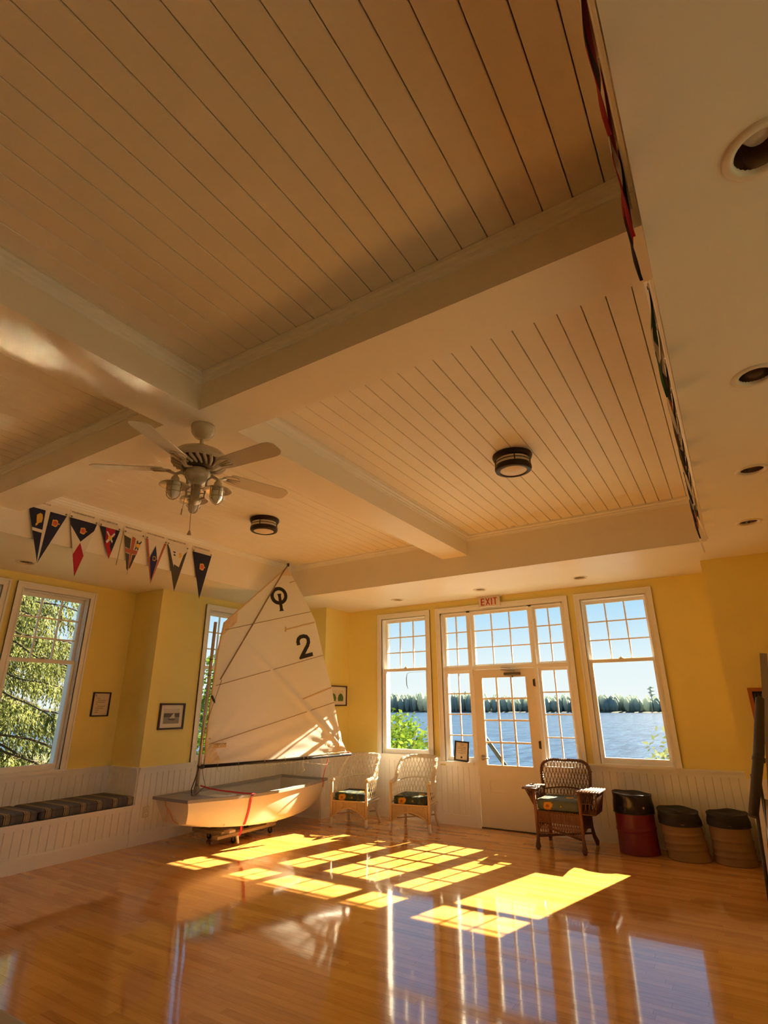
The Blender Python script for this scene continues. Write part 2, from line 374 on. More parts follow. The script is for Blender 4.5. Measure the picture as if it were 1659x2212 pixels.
# wainscot boards, chair rail, baseboard
def wains(parent, F, u0, u1, z0=0.13, z1=RAIL-0.03, skip=None, rail=True, base=None, bw=0.086):
    n = max(1, round((u1-u0)/bw)); bw = (u1-u0)/n
    for i in range(n):
        a, b = u0+i*bw, u0+(i+1)*bw
        if skip and skip[0]-0.001 < (a+b)/2 < skip[1]+0.001: continue
        g = 0.0012; c_ = 0.0045; t = 0.013
        pr = [(a+g, 0.0), (a+g, -t+c_), (a+g+c_, -t), (b-g-c_, -t), (b-g, -t+c_), (b-g, 0.0)]
        mb = MB(); mb.add([F(u, d, z0) for u, d in pr]+[F(u, d, z1) for u, d in pr], [(j, (j+1) % 6, 6+(j+1) % 6, 6+j) for j in range(6)]+[(5,4,3,2,1,0),(6,7,8,9,10,11)])
        mb.build('wainscot_board', M_bead, parent)
    segs = [(u0, u1)] if not skip else [(u0, skip[0]), (skip[1], u1)]
    for (a, b) in segs:
        if rail:
            mb = MB(); fbox(mb, F, a, b, 0.0, -0.030, RAIL-0.032, RAIL-0.008); fbox(mb, F, a, b, 0, -0.042, RAIL-0.012, RAIL); fbox(mb, F, a, b, 0, -0.020, RAIL-0.075, RAIL-0.03)
            mb.build('chair_rail', M_white, parent)
        if base:
            mb = MB(); fbox(mb, F, a, b, 0, -0.020, 0, 0.125); fbox(mb, F, a, b, 0, -0.014, 0.12, 0.145); mb.build(base, M_white, kind='structure')
JA, JB = DC-0.47, DC+0.47
wains(wall_far, F_far, XP+0.02, UA-CW, base='baseboard_far'); wains(wall_far, F_far, UB+CW, XR, base='baseboard_far')
wains(wall_left, F_left, YB1+0.0, YP, base='baseboard_left')
wains(wall_bay, F_bay, YB0, YB1, z0=0.42)
wains(wall_left, lambda u, d, z: (u, YB1+d, z), XB, XL-0.002, z0=0.42)
wains(wall_pier_left, lambda u, d, z: (u, YP+d, z), XL, XP, base='baseboard_pier'); wains(wall_pier_left, lambda u, d, z: (XP-d, u, z), YP-0.01, YF, base='baseboard_pier')
wains(wall_pier_right, lambda u, d, z: (u, YR+d, z), XR, XW, base='baseboard_pier')
wains(wall_right, F_right, YRB0, YB1, base='baseboard_right', bw=0.17)

# ---- windows
MG = 0.0085
def muntins(F, parent, a, b, z0, z1, nx, nz, d, mname='muntin', mw=MG):
    """grid of glazing bars and one pane object per light"""
    for i in range(1, nx):
        u = a+(b-a)*i/nx; q = MB(); fbox(q, F, u-mw, u+mw, d-0.011, d+0.011, z0, z1); q.build(mname, M_white, parent)
    for j in range(1, nz):
        z = z0+(z1-z0)*j/nz; q = MB(); fbox(q, F, a, b, d-0.0105, d+0.0105, z-mw, z+mw); q.build(mname, M_white, parent)
    for i in range(nx):
        for j in range(nz):
            q = MB(); fbox(q, F, a+(b-a)*i/nx, a+(b-a)*(i+1)/nx, d-0.0015, d+0.0015, z0+(z1-z0)*j/nz, z0+(z1-z0)*(j+1)/nz); q.build('pane', M_glass, parent)
def ring(mb, F, a, b, z0, z1, wl_, wr, wb_, wt, d0, d1):
    fbox(mb, F, a, a+wl_, d0, d1, z0, z1); fbox(mb, F, b-wr, b, d0, d1, z0, z1)
    fbox(mb, F, a+wl_, b-wr, d0, d1, z0, z0+wb_); fbox(mb, F, a+wl_, b-wr, d0, d1, z1-wt, z1); return mb
def casing(F, parent, a, b, z0, zt):
    mb = MB()
    for (p, q, d, zz) in ((0, CW, -0.018, 0), (CW-0.022, CW, -0.028, 0), (0, 0.014, -0.023, 0)):
        fbox(mb, F, a-q, a-p, 0, d, z0, zt+q); fbox(mb, F, b+p, b+q, 0, d, z0, zt+q); fbox(mb, F, a-p, b+p, 0, d, zt+p, zt+q)
    return mb.build('casing', M_white, parent)
M_brass = mat('aged_brass', (0.55, 0.42, 0.2), 0.35, 0.9)
M_bead_dark = mat('window_track', (0.42, 0.38, 0.32), 0.5)
def double_hung(name, F, c):
    r = struct_root(name, F(c, 0, RAIL))
    a, b, z0, z1 = c-HW, c+HW, RAIL-0.005, WT
    casing(F, r, a, b, z0, z1)
    j = MB(); ring(j, F, a, b, z0, z1, 0.014, 0.014, 0.02, 0.016, 0, TH+0.02); j.build('frame', M_white, r)
    t = MB(); 
    for q in (0, 1):
        e0 = a+0.014 if q == 0 else b-0.014-0.006
        fbox(t, F, e0, e0+0.006, 0.025, 0.040, z0, z1); fbox(t, F, e0, e0+0.006, 0.086, 0.092, z0, z1)
    t.build('stop', M_white, r)
    ia, ib = a+0.016, b-0.016; zm = 2.095
    up = ring(MB(), F, ia, ib, zm-0.012, z1-0.018, 0.030, 0.030, 0.034, 0.040, 0.092, 0.125).build('upper_sash', M_white, r)
    muntins(F, up, ia+0.030, ib-0.030, zm+0.022, z1-0.058, 3, 3, 0.108)
    lo = ring(MB(), F, ia, ib, z0+0.02, zm+0.012, 0.032, 0.032, 0.062, 0.040, 0.045, 0.080).build('lower_sash', M_white, r)
    muntins(F, lo, ia+0.032, ib-0.032, z0+0.082, zm-0.028, 1, 1, 0.062)
    k = MB(); p = F(c, 0.06, zm+0.014); k.lathe([(0.001, 0.028), (0.012, 0.026), (0.016, 0.016), (0.030, 0.010), (0.032, 0)], p, 12); fbox(k, F, c-0.035, c+0.02, 0.052, 0.062, zm+0.016, zm+0.024)
    k.build('sash_lock', M_brass, lo)
    s = MB(); fbox(s, F, a-0.005, b+0.005, -0.045, 0.06, RAIL-0.02, RAIL+0.012); s.build('sill', M_white, r)
    return r
double_hung('window_1', F_far, WL); double_hung('window_2', F_far, WRc); double_hung('window_3', F_left, NWc)
for i, c in enumerate(BAYC): double_hung('window_%d' % (4+i), F_bay, c)
for i, c in enumerate(RBC): double_hung('window_%d' % (8+i), F_right, c)

# entrance surround: transom and sidelights round the door
r = struct_root('window_7', (DC, YF, 0)); FF = F_far
mb = MB()
for (p, q, d) in ((0, CW, -0.018), (CW-0.022, CW, -0.028), (0, 0.014, -0.023)):
    fbox(mb, FF, UA-q, UA-p, 0, d, 0.79, WT+q); fbox(mb, FF, UB+p, UB+q, 0, d, 0.79, WT+q); fbox(mb, FF, UA-p, UB+p, 0, d, WT+p, WT+q)
mb.build('casing', M_white, r)
mb = MB()
D0, D1 = DC-0.455, DC+0.455; DT = 2.038
for (a, b) in ((UA, UA+0.02), (D0-0.05, D0), (D1, D1+0.05), (UB-0.02, UB)): fbox(mb, FF, a, b, 0.0, TH, 0.0, WT)
fbox(mb, FF, UA, UB, 0, TH, WT-0.02, WT); fbox(mb, FF, UA, D0, 0.005, TH-0.01, 2.035, 2.085); fbox(mb, FF, D1, UB, 0.005, TH-0.01, 2.035, 2.085); fbox(mb, FF, D0, D1, 0.005, TH-0.01, DT+0.004, 2.085)
mb.build('frame', M_white, r)
for (a, b, nx, nz, z0, z1) in ((UA+0.02, D0-0.05, 2, 3, 2.085, WT-0.02), (D0, D1, 3, 3, 2.085, WT-0.02), (D1+0.05, UB-0.02, 2, 3, 2.085, WT-0.02), (UA+0.02, D0-0.05, 2, 4, 0.80, 2.035), (D1+0.05, UB-0.02, 2, 4, 0.80, 2.035)):
    s_ = ring(MB(), FF, a, b, z0, z1, 0.034, 0.034, 0.055 if z0 < 1 else 0.032, 0.036, 0.06, 0.095).build('sash', M_white, r)
    muntins(FF, s_, a+0.034, b-0.034, z0+(0.055 if z0 < 1 else 0.032), z1-0.036, nx, nz, 0.078)
for (a, b) in ((UA, D0-0.05), (D1+0.05, UB)):
    mb = MB(); fbox(mb, FF, a-CW-0.01 if a == UA else a, b if a == UA else b+CW+0.01, -0.045, 0.06, 0.765, 0.80); fbox(mb, FF, a, b, -0.012, 0.0, 0.735, 0.765); mb.build('sill', M_white, r)
    mb = MB(); fbox(mb, FF, a, b, 0.0, 0.18, 0.0, 0.77); mb.build('panel_back', M_white, r)
    n = 6; ww = (b-a+CW)/n; st = a-CW if a == UA else a
    for i in range(n):
        p = [(st+i*ww+0.001, 0), (st+i*ww+0.001, -0.009), (st+i*ww+0.005, -0.013), (st+(i+1)*ww-0.005, -0.013), (st+(i+1)*ww-0.001, -0.009), (st+(i+1)*ww-0.001, 0)]
        q = MB(); q.add([FF(u, d, 0.13) for u, d in p]+[FF(u, d, 0.74) for u, d in p], [(j, (j+1) % 6, 6+(j+1) % 6, 6+j) for j in range(6)]); q.build('wainscot_board', M_bead, r)
    mb = MB(); fbox(mb, FF, st, st+n*ww, 0, -0.02, 0, 0.13); mb.build('baseboard_strip', M_white, r)
for x_ in (D0-0.05, D1):
    q = MB(); fbox(q, FF, x_-0.002, x_+0.052, -0.012, 0.0, 0, 0.80); q.build('post_face', M_white, r)

# door
dr = struct_root('door_1', (DC, YF, 0))
M_door = mat('door_paint', (0.80, 0.73, 0.58), 0.4, noise=0.03, nscale=5)
a, b = D0+0.004, D1-0.004
mb = MB(); gz0, gz1 = 0.775, 1.925; ga, gb = DC-0.325, DC+0.325
fbox(mb, FF, a, ga, 0.012, 0.056, 0.012, DT); fbox(mb, FF, gb, b, 0.012, 0.056, 0.012, DT); fbox(mb, FF, ga, gb, 0.012, 0.056, gz1, DT)
fbox(mb, FF, ga, gb, 0.012, 0.056, 0.60, gz0); fbox(mb, FF, ga, gb, 0.012, 0.056, 0.012, 0.40); fbox(mb, FF, ga, gb, 0.024, 0.05, 0.40, 0.60)
mb.build('slab', M_door, dr)
q = MB(); fbox(q, FF, D0, D1, -0.005, 0.16, -0.004, 0.010); fbox(q, FF, D0, D1, 0.04, 0.06, 0.0, 0.020); q.build('threshold', M_dark, dr)
mb = MB(); ring(mb, FF, ga, gb, 0.40, 0.60, 0.018, 0.018, 0.018, 0.018, 0.014, 0.026); ring(mb, FF, ga+0.05, gb-0.05, 0.445, 0.555, 0.01, 0.01, 0.01, 0.01, 0.018, 0.026); mb.build('panel', M_door, dr)
mb = MB(); ring(mb, FF, ga-0.012, gb+0.012, gz0-0.012, gz1+0.012, 0.014, 0.014, 0.014, 0.014, 0.006, 0.02); mb.build('glazing_bead', M_door, dr)
muntins(FF, dr, ga, gb, gz0, gz1, 3, 4, 0.034, mw=0.012)
M_nickel = mat('brushed_nickel', (0.42, 0.38, 0.32), 0.3, 0.9)
hx, hy, hz = D0+0.075, YF+0.012, 0.865
mb = MB(); Ry = Matrix.Rotation(PI/2, 3, 'X')
mb.lathe([(0.001, 0.014), (0.026, 0.013), (0.034, 0.006), (0.036, 0)], (hx, hy, hz), 20, Ry); mb.tube([(hx, hy, hz), (hx, hy-0.05, hz), (hx+0.02, hy-0.058, hz), (hx+0.11, hy-0.055, hz-0.004)], [0.012, 0.011, 0.011, 0.008], 8); mb.build('handle', M_nickel, dr)
M_closer = mat('closer_metal', (0.20, 0.16, 0.11), 0.4, 0.7)
mb = MB(); mb.rbox(DC+0.03, DC+0.265, YF-0.045, YF+0.012, 1.945, 1.985, 0.008); mb.tube([(DC+0.15, YF-0.02, 1.94), (DC+0.15, YF-0.02, 1.915)], [0.012, 0.006], 8); cb = mb.build('door_closer', M_closer, dr)
mb = MB(); mb.obox((DC+0.10, YF-0.05, 2.012), (0.20, 0.022, 0.010), Matrix.Rotation(0.18, 3, 'Z') @ Matrix.Rotation(0.10, 3, 'Y')); mb.obox((DC+0.06, YF-0.03, 2.05), (0.14, 0.03, 0.008), Matrix.Rotation(-0.3, 3, 'Z') @ Matrix.Rotation(0.12, 3, 'Y')); mb.build('closer_arm', M_nickel, cb)
for z in (1.84, 1.05, 0.22):
    q = MB(); q.tube([(D1-0.002, YF-0.002, z-0.05), (D1-0.002, YF-0.002, z+0.05)], 0.008, 8); fbox(q, FF, D1-0.03, D1+0.01, 0.008, 0.012, z-0.045, z+0.045); q.build('hinge', M_dark, dr)

# ------------------------------------------------------------------ EXIT sign
M_signw = mat('sign_white', (0.72, 0.66, 0.55), 0.4); M_red = mat('sign_red', (0.42, 0.02, 0.02), 0.5)
ex = thing('exit_sign', (-2.89, YF-0.03, 2.92), 'white exit sign with red letters above the glazed door', 'sign')
ex0, ex1, ez0, ez1 = -3.055, -2.725, 2.925, 3.083
mb = MB(); mb.rbox(ex0, ex1, YF-0.085, YF-0.028, ez0, ez1, 0.006, 2); mb.build('housing', M_signw, ex)
mb = MB(); mb.box(ex0-0.02, ex1+0.02, YF-0.10, YF-0.028, ez1-0.012, ez1); mb.build('top_plate', M_signw, ex)
def stroke_rects(ch, x, w, z0, z1, t):
    q = []
    if ch == 'E': q = [[(x,z0),(x+t,z0),(x+t,z1),(x,z1)]]+[[(x,zz),(x+w,zz),(x+w,zz+t*0.8),(x,zz+t*0.8)] for zz in (z0, (z0+z1-t*0.8)/2, z1-t*0.8)]
    if ch == 'X': q = [[(x,z0),(x+t,z0),(x+w,z1),(x+w-t,z1)], [(x+w-t,z0),(x+w,z0),(x+t,z1),(x,z1)]]
    if ch == 'I': q = [[(x,z0),(x+t,z0),(x+t,z1),(x,z1)]]
    if ch == 'T': q = [[(x+w/2-t/2,z0),(x+w/2+t/2,z0),(x+w/2+t/2,z1),(x+w/2-t/2,z1)], [(x,z1-t*0.8),(x+w,z1-t*0.8),(x+w,z1),(x,z1)]]
    return q
xx = ex0+0.04
for ch, wd in (('E', 0.055), ('X', 0.068), ('I', 0.017), ('T', 0.058)):
    mb = MB()
    for i, pl in enumerate(stroke_rects(ch, xx, wd, ez0+0.025, ez1-0.03, 0.017)): mb.prism(pl, (0, YF-0.085, 0), (1,0,0), (0,0,1), 0.0, 0.002+0.0002*i)
    mb.build('letter', M_red, ex); xx += wd+0.018

# ------------------------------------------------------------------ recessed lamps
M_trimw = mat('lamp_trim', (0.78, 0.70, 0.56), 0.35); M_can = mat('lamp_can', (0.35, 0.27, 0.2), 0.15, 0.9); M_bulb = mat('frosted_bulb', (0.75, 0.72, 0.65), 0.3)
dl = None
NAMES = ['recessed lamp in right soffit, just above and behind the frame edge', 'large looking recessed lamp in right soffit, nearest to the viewer', 'recessed lamp in right soffit, second from the viewer', 'recessed lamp in right soffit, third from the viewer', 'recessed lamp in right soffit, farthest, near the yellow pier',
         'recessed lamp in far soffit above the left window', 'recessed lamp in far soffit right above the exit sign', 'recessed lamp in far soffit above the right window', 'recessed lamp in left soffit under the first pennant', 'recessed lamp in left soffit before the bay windows']
for (lx, ly), nm in list(zip(LIGHTS, NAMES)):
    if nm.startswith('recessed lamp in right soffit, just') or nm.endswith('before the bay windows'): continue
    if dl is None:
        dl = thing('recessed_lamp', (lx, ly, ZS), nm, 'lamp', 'recessed ceiling lamps')
        L0 = Vector((lx, ly, ZS))
        MB().lathe([(HR-0.004, 0.03), (HR-0.006, -0.004), (HR+0.005, -0.009), (HR+0.022, -0.007), (HR+0.026, 0.0)], L0, 32).build('trim_ring', M_trimw, dl)
        MB().lathe([(HR-0.004, 0.0), (HR-0.012, 0.06), (HR-0.02, 0.13), (0.001, 0.14)], L0, 28).build('can', M_can, dl)
        MB().lathe([(0.001, 0.045), (0.03, 0.05), (0.042, 0.075), (0.03, 0.12), (0.02, 0.14)], L0, 18).build('bulb', M_bulb, dl)
    else: dup(dl, nm, (lx, ly, ZS))

# ------------------------------------------------------------------ flush mount ceiling lights
M_bronze = mat('dark_bronze', (0.035, 0.024, 0.016), 0.4, 0.6); M_shade = mat('alabaster_shade', (0.80, 0.68, 0.50), 0.35)
def flush(loc, label):
    t = thing('ceiling_light', loc, label, 'ceiling light', 'flush mounted ceiling lights'); L = Vector(loc)
    MB().lathe([(0.001, 0), (0.165, 0), (0.168, -0.012), (0.160, -0.035), (0.150, -0.045), (0.001, -0.045)], L, 40).build('base', M_bronze, t)
    MB().lathe([(0.138, -0.03), (0.140, -0.10), (0.136, -0.125)], L, 36).build('glass_drum', M_shade, t)
    MB().lathe([(0.148, -0.098), (0.153, -0.10), (0.155, -0.125), (0.148, -0.142), (0.118, -0.150), (0.112, -0.146), (0.12, -0.128), (0.148, -0.098)], L, 40).build('lower_ring', M_bronze, t)
    MB().lathe([(0.120, -0.138), (0.08, -0.152), (0.001, -0.158)], L, 32).build('lens', M_shade, t)
    MB().lathe([(0.146, -0.068), (0.149, -0.068), (0.149, -0.074), (0.146, -0.074), (0.146, -0.068)], L, 36).build('band', M_bronze, t)
    for k in range(4):
        a = PI/4+PI/2*k-0.35; p = Vector((math.cos(a)*0.147, math.sin(a)*0.147, 0)); MB().tube([L+p+Vector((0,0,-0.035)), L+p+Vector((0,0,-0.105))], 0.0045, 6).build('bar', M_bronze, t)
    return t
flush((-1.27, 4.11, ZC), 'round dark bronze ceiling light in the right coffer'); flush((-4.24, 4.18, ZC), 'round dark bronze ceiling light in left coffer behind the fan')

# ------------------------------------------------------------------ ceiling fan
FX, FY = -2.70, 2.04
M_fan = mat('fan_cream_enamel', (0.56, 0.48, 0.36), 0.22, coat=0.5); M_blade = mat('fan_blade_white', (0.60, 0.54, 0.43), 0.35); M_fanm = mat('fan_dark_cream', (0.40, 0.31, 0.20), 0.35)
M_frost = mat('fan_lamp_glass', (0.70, 0.68, 0.56), 0.2); M_vent = mat('fan_vent_dark', (0.10, 0.07, 0.04), 0.6); M_shadein = mat('lamp_hood_metal', (0.62, 0.55, 0.42), 0.25, 0.5)
fan = thing('ceiling_fan', (FX, FY, ZB), 'cream ceiling fan with five blades and three caged lanterns under beam crossing', 'fan')
P = Vector((FX, FY, 0))
MB().lathe([(0.001, ZB), (0.078, ZB), (0.080, ZB-0.012), (0.074, ZB-0.05), (0.052, ZB-0.082), (0.025, ZB-0.092), (0.001, ZB-0.093)], P, 28).build('canopy', M_fan, fan)
MB().lathe([(0.0135, ZB-0.08), (0.0135, 3.16), (0.030, 3.155), (0.030, 3.14)], P, 16).build('downrod', M_fan, fan)
mo = MB().lathe([(0.001, 3.168), (0.035, 3.166), (0.09, 3.152), (0.150, 3.120), (0.178, 3.092), (0.180, 3.072), (0.165, 3.050)], P, 40).build('motor_housing', M_fan, fan)
mb = MB(); mb.lathe([(0.163, 3.053), (0.150, 3.036), (0.100, 3.016), (0.06, 3.012)], P, 40); mb.build('vent_ring', M_vent, fan)
for k in range(24):
    a = 2*PI*k/24; c_, s_ = math.cos(a), math.sin(a); q = MB(); t_ = Vector((-s_, c_, 0))
    pts = [(0.166, 3.053, 0), (0.158, 3.037, 0.008), (0.140, 3.028, 0.018), (0.104, 3.014, 0.028)]
    q.tube([P+Vector((c_*r_, s_*r_, z_))+t_*o_ for r_, z_, o_ in pts], [0.0115, 0.0110, 0.0105, 0.008], 6); q.build('vent_rib', M_fan, mo)
for k in range(5):
    a = math.radians(2.7+72*k); c_, s_ = math.cos(a), math.sin(a); dv = Vector((c_, s_, 0)); tv = Vector((-s_, c_, 0)); zb = 3.0; pit = math.radians(-12)
    up = (tv*math.cos(pit)+Vector((0,0,math.sin(pit)))); nv = dv.cross(up)
    O = P+Vector((0,0,zb))
    out = [(0.215, -0.050), (0.24, -0.058), (0.60, -0.068), (0.635, -0.060), (0.66, -0.035), (0.662, 0.0), (0.66, 0.035), (0.635, 0.060), (0.60, 0.068), (0.24, 0.058), (0.215, 0.050)]
    q = MB(); q.prism(out, O, dv, up, -0.003, 0.003); bl = q.build('blade', M_blade, fan)
    q = MB(); q.tube([O+dv*0.09+Vector((0,0,-0.012)), O+dv*0.14-nv*0.012+Vector((0,0,-0.018)), O+dv*0.19-nv*0.008], [0.016, 0.014, 0.02], 8, flat=0.6)
    iro = [(0.17, -0.012)]+[(0.235+0.062*math.cos(t_), 0.046*math.sin(t_)) for t_ in [(-140+280*i/16)*PI/180 for i in range(17)]]+[(0.17, 0.012)]
    q.prism(iro, O, dv, up, -0.010, -0.0035); bi = q.build('blade_iron', M_fan, bl)
    for i in range(-1, 2):
        q = MB(); q.tube([O+dv*0.20+up*0.010*i-nv*0.011, O+dv*0.285+up*0.022*i-nv*0.011], 0.003, 5); q.build('rib', M_fanm, bi)
MB().lathe([(0.05, 3.01), (0.074, 2.998), (0.080, 2.975), (0.078, 2.945), (0.060, 2.918), (0.036, 2.902), (0.034, 2.89)], P, 32).build('switch_housing', M_fan, fan)
mb = MB(); mb.lathe([(0.030, 2.90), (0.032, 2.80), (0.038, 2.79), (0.036, 2.775), (0.018, 2.765), (0.001, 2.762)], P, 20)
mb.build('lamp_stem', M_fanm, fan)
for k in range(3):
    a = math.radians(-98+121*k); dv = Vector((math.cos(a), math.sin(a), 0)); up = Vector((0,0,1))
    ar = MB(); pts = [P+dv*0.034+up*2.80, P+dv*0.060+up*2.80, P+dv*0.066+up*2.86]+[P+dv*(0.107-0.040*math.cos(t_))+up*(2.905+0.038*math.sin(t_)) for t_ in [PI*i/10 for i in range(11)]]+[P+dv*0.147+up*2.895]
    ar.tube(pts, 0.0065, 7)
    for zz in (2.80, 2.835, 2.87): ar.tube([P+dv*0.03+up*zz, P+dv*0.07+up*zz], 0.004, 5)
    ao = ar.build('lamp_arm', M_fanm, fan)
    L = P+dv*0.147+Vector((0, 0, 0.018))
    MB().lathe([(0.010, 2.900), (0.016, 2.893), (0.024, 2.880), (0.026, 2.862), (0.030, 2.855), (0.088, 2.832), (0.090, 2.828), (0.086, 2.829), (0.03, 2.850), (0.02, 2.85)], L, 28).build('lamp_hood', M_shadein, ao)
    MB().lathe([(0.034, 2.85), (0.036, 2.80), (0.034, 2.775), (0.020, 2.752), (0.001, 2.745)], L, 20).build('lamp_jar', M_frost, ao)
    cg = MB()
    for zz, rr in ((2.822, 0.043), (2.785, 0.043)): cg.tube([L+Vector((rr*math.cos(2*PI*i/20), rr*math.sin(2*PI*i/20), zz)) for i in range(20)], 0.0028, 5, closed=True)
    for i in range(4):
        b_ = a+PI/4+PI/2*i; d2 = Vector((math.cos(b_), math.sin(b_), 0)); cg.tube([L+d2*0.043+up*2.85, L+d2*0.043+up*2.785, L+d2*0.038+up*2.762, L+d2*0.02+up*2.742, L+up*2.737], 0.0028, 5)
    cg.build('lamp_cage', M_fanm, ao)
mb = MB(); mb.tube([P+Vector((0.03, -0.05, 2.93)), P+Vector((0.012, -0.02, 2.58))], 0.0022, 5); mb.lathe([(0.001, 0.03), (0.004, 0.028), (0.013, 0.004), (0.013, 0), (0.001, -0.001)], P+Vector((0.012, -0.02, 2.555)), 10); mb.build('pull_chain', M_fanm, fan)
mb = MB(); mb.tube([P+Vector((-0.055, -0.02, 2.98)), P+Vector((-0.075, -0.03, 2.72))], 0.0018, 5); mb.tube([P+Vector((-0.075, -0.03, 2.74)), P+Vector((-0.077, -0.03, 2.70))], 0.004, 6); mb.build('pull_chain', M_fanm, fan)

# ------------------------------------------------------------------ pennants
M_navy = mat('navy_cloth', (0.012, 0.014, 0.045), 0.85, bump=0.15, bscale=300); M_redc = mat('red_cloth', (0.42, 0.012, 0.03), 0.85); M_whitec = mat('white_cloth', (0.74, 0.68, 0.58), 0.85)
M_gold = mat('gold_embroidery', (0.75, 0.45, 0.06), 0.7); M_crown = mat('crown_red', (0.62, 0.10, 0.07), 0.8); M_rust = mat('faded_red_cloth', (0.45, 0.12, 0.07), 0.85); M_fade = mat('faded_black_cloth', (0.07, 0.055, 0.04), 0.85)
M_blue = mat('blue_cloth', (0.02, 0.02, 0.11), 0.85); M_green = mat('green_cloth', (0.01, 0.10, 0.04), 0.85); M_pale = mat('pale_rope', (0.55, 0.42, 0.25), 0.9); M_orange = mat('orange_cloth', (0.55, 0.16, 0.02), 0.85); M_ink = mat('caption_ink', (0.05, 0.035, 0.02), 0.8); M_card = mat('caption_card', (0.80, 0.72, 0.60), 0.7)
CROWN = [(-.5,-.42),(.5,-.42),(.5,-.22),(.62,.15),(.45,.42),(.2,.45),(.08,.5),(.1,.72),(-.1,.72),(-.08,.5),(-.2,.45),(-.45,.42),(-.62,.15),(-.5,-.22)]
def clip_tri(poly, T):
    out = poly
    for i in range(len(T)):
        a, b = T[i], T[(i+1) % len(T)]; res = []
        def sd(p): return (b[0]-a[0])*(p[1]-a[1])-(b[1]-a[1])*(p[0]-a[0])
        for j in range(len(out)):
            p, q = out[j], out[(j+1) % len(out)]; dp, dq = sd(p), sd(q)
            if dp >= 0: res.append(p)
            if (dp >= 0) != (dq >= 0):
                t_ = dp/(dp-dq); res.append((p[0]+(q[0]-p[0])*t_, p[1]+(q[1]-p[1])*t_))
        out = res
        if not out: return []
    return out
def pennant(side, y0, y1, tip, ztop, ztip, basem, charges, label, caption=None, headcloth=True, tipx=0.0, lean=0.0, grp='yacht club pennants on the left tray side'):
    """flag plane: u along +Y (side left) ; charges in metres from top-left (u, -v), convex pieces clipped to the pennant"""
    X = (TX0+0.014) if side == 'l' else (TX1-0.022)
    sg = 1 if side == 'l' else -1
    t = thing('pennant', (X, (y0+y1)/2, ztop), label, 'pennant', grp)
    U = Vector((0, 1, 0)); V = Vector((lean, 0, 1)).normalized()
    O = Vector((X, y0, ztop)); N = U.cross(V)   # +x
    k = sg if N.x > 0 else -sg
    W = y1-y0; T = [(0, 0), (tip-y0, -(ztop-ztip)), (W, 0)]
    def wave(q, amp):
        q.v = [tuple(Vector(p)+Vector((k*0+sg*amp*(1-((p[2]-ztip)/(ztop-ztip)))*(1.2+math.sin(9*p[1]+4*p[2])) , 0, 0))) for p in q.v]; return q
    am = 0.006 if side == 'l' else 0.0025
    def layer(poly, d): 
        q = MB(); d0, d1 = (k*(d-0.0008), k*(d+0.0008)); q.prism(poly, O, U, V, min(d0, d1), max(d0, d1)); return q
    # subdivided base so that it can hang in a soft curve
    if side == 'r':
        rr = random.Random(int(y0*1000)); amp = 0.009+0.005*max(0, y0)+0.006*rr.random(); h_ = ztop-ztip; ut = tip-y0; ks = rr.uniform(0.30, 0.5)
        def cp(a, k, o=0.0): return Vector((X-amp*math.sin(PI*min(1, k*0.95+0.03))*(0.45+0.55*math.sin(PI*a*0.9+0.3))-lean*0.5*k+0.004*math.sin(9*k+5*a)+o, y0+ut*k+a*W*(1-k), ztop-h_*k))
        q = MB(); n_ = 14
        for o in (0.0, 0.0014):
            vs = [cp(i/8, 0.998*j/n_, o) for j in range(n_+1) for i in range(9)]; k0 = len(q.f)
            q.add(vs, [(j*9+i, j*9+i+1, (j+1)*9+i+1, (j+1)*9+i) for j in range(n_) for i in range(8)], True)
            if charges:
                for j in range(n_):
                    for i in range(8):
                        if ks-0.16 < j/n_ < ks+0.10: q.mi[k0+j*8+i] = 1
        q.build('cloth', [basem, charges[0][1] if charges else basem], t); charges = []
    else: wave(layer(T, 0.0), am).build('cloth', basem, t)
    for i, (nm, m_, poly) in enumerate(charges):
        pl = clip_tri(poly, T) if nm not in ('crown', 'beaver', 'letter', 'crest') else poly
        if len(pl) >= 3: wave(layer(pl, 0.0016+0.0007*i), am).build(nm, m_, t)
    if headcloth:
        q = MB(); q.box(X-0.004, X+0.004, y0-0.005, y1+0.005, ztop-0.004, ztop+0.022); q.build('heading', M_whitec, t)
        for yy in (y0+0.012, y1-0.012):
            q = MB(); q.lathe([(0.003, 0.002), (0.008, 0.003), (0.009, 0)], (X+sg*0.004, yy, ztop+0.009), 10, Matrix.Rotation(sg*PI/2, 3, 'Y')); q.build('grommet', M_bronze, t)
    if caption is not None and side == 'l':
        c0, c1 = y0-0.002, y1+0.005; q = MB(); q.box(TX0, TX0+0.004, c0, c1, ztop+0.024, ztop+0.078); cc = q.build('caption_card', M_card, t)
        if caption:
            text_mesh('caption', caption, 0.021, M_ink, cc, (TX0+0.0045, c0+0.015 if len(caption) > 12 else c0+0.10, ztop+0.056), (0,1,0), (0,0,1), width=(W-0.05 if len(caption) > 12 else 0.10))
    return t
def crown_at(u, v, s): return [(u+s*a, v+s*b) for a, b in [(p[1]*1.0, -p[0]) for p in CROWN]]
def rect(u0, u1, v0, v1): return [(u0, v0), (u0, v1), (u1, v1), (u1, v0)][::-1]
def ccw(p):
    A = sum(p[i][0]*p[(i+1) % len(p)][1]-p[(i+1) % len(p)][0]*p[i][1] for i in range(len(p))); return p if A > 0 else p[::-1]
CL = M_crown
ZT = 3.398
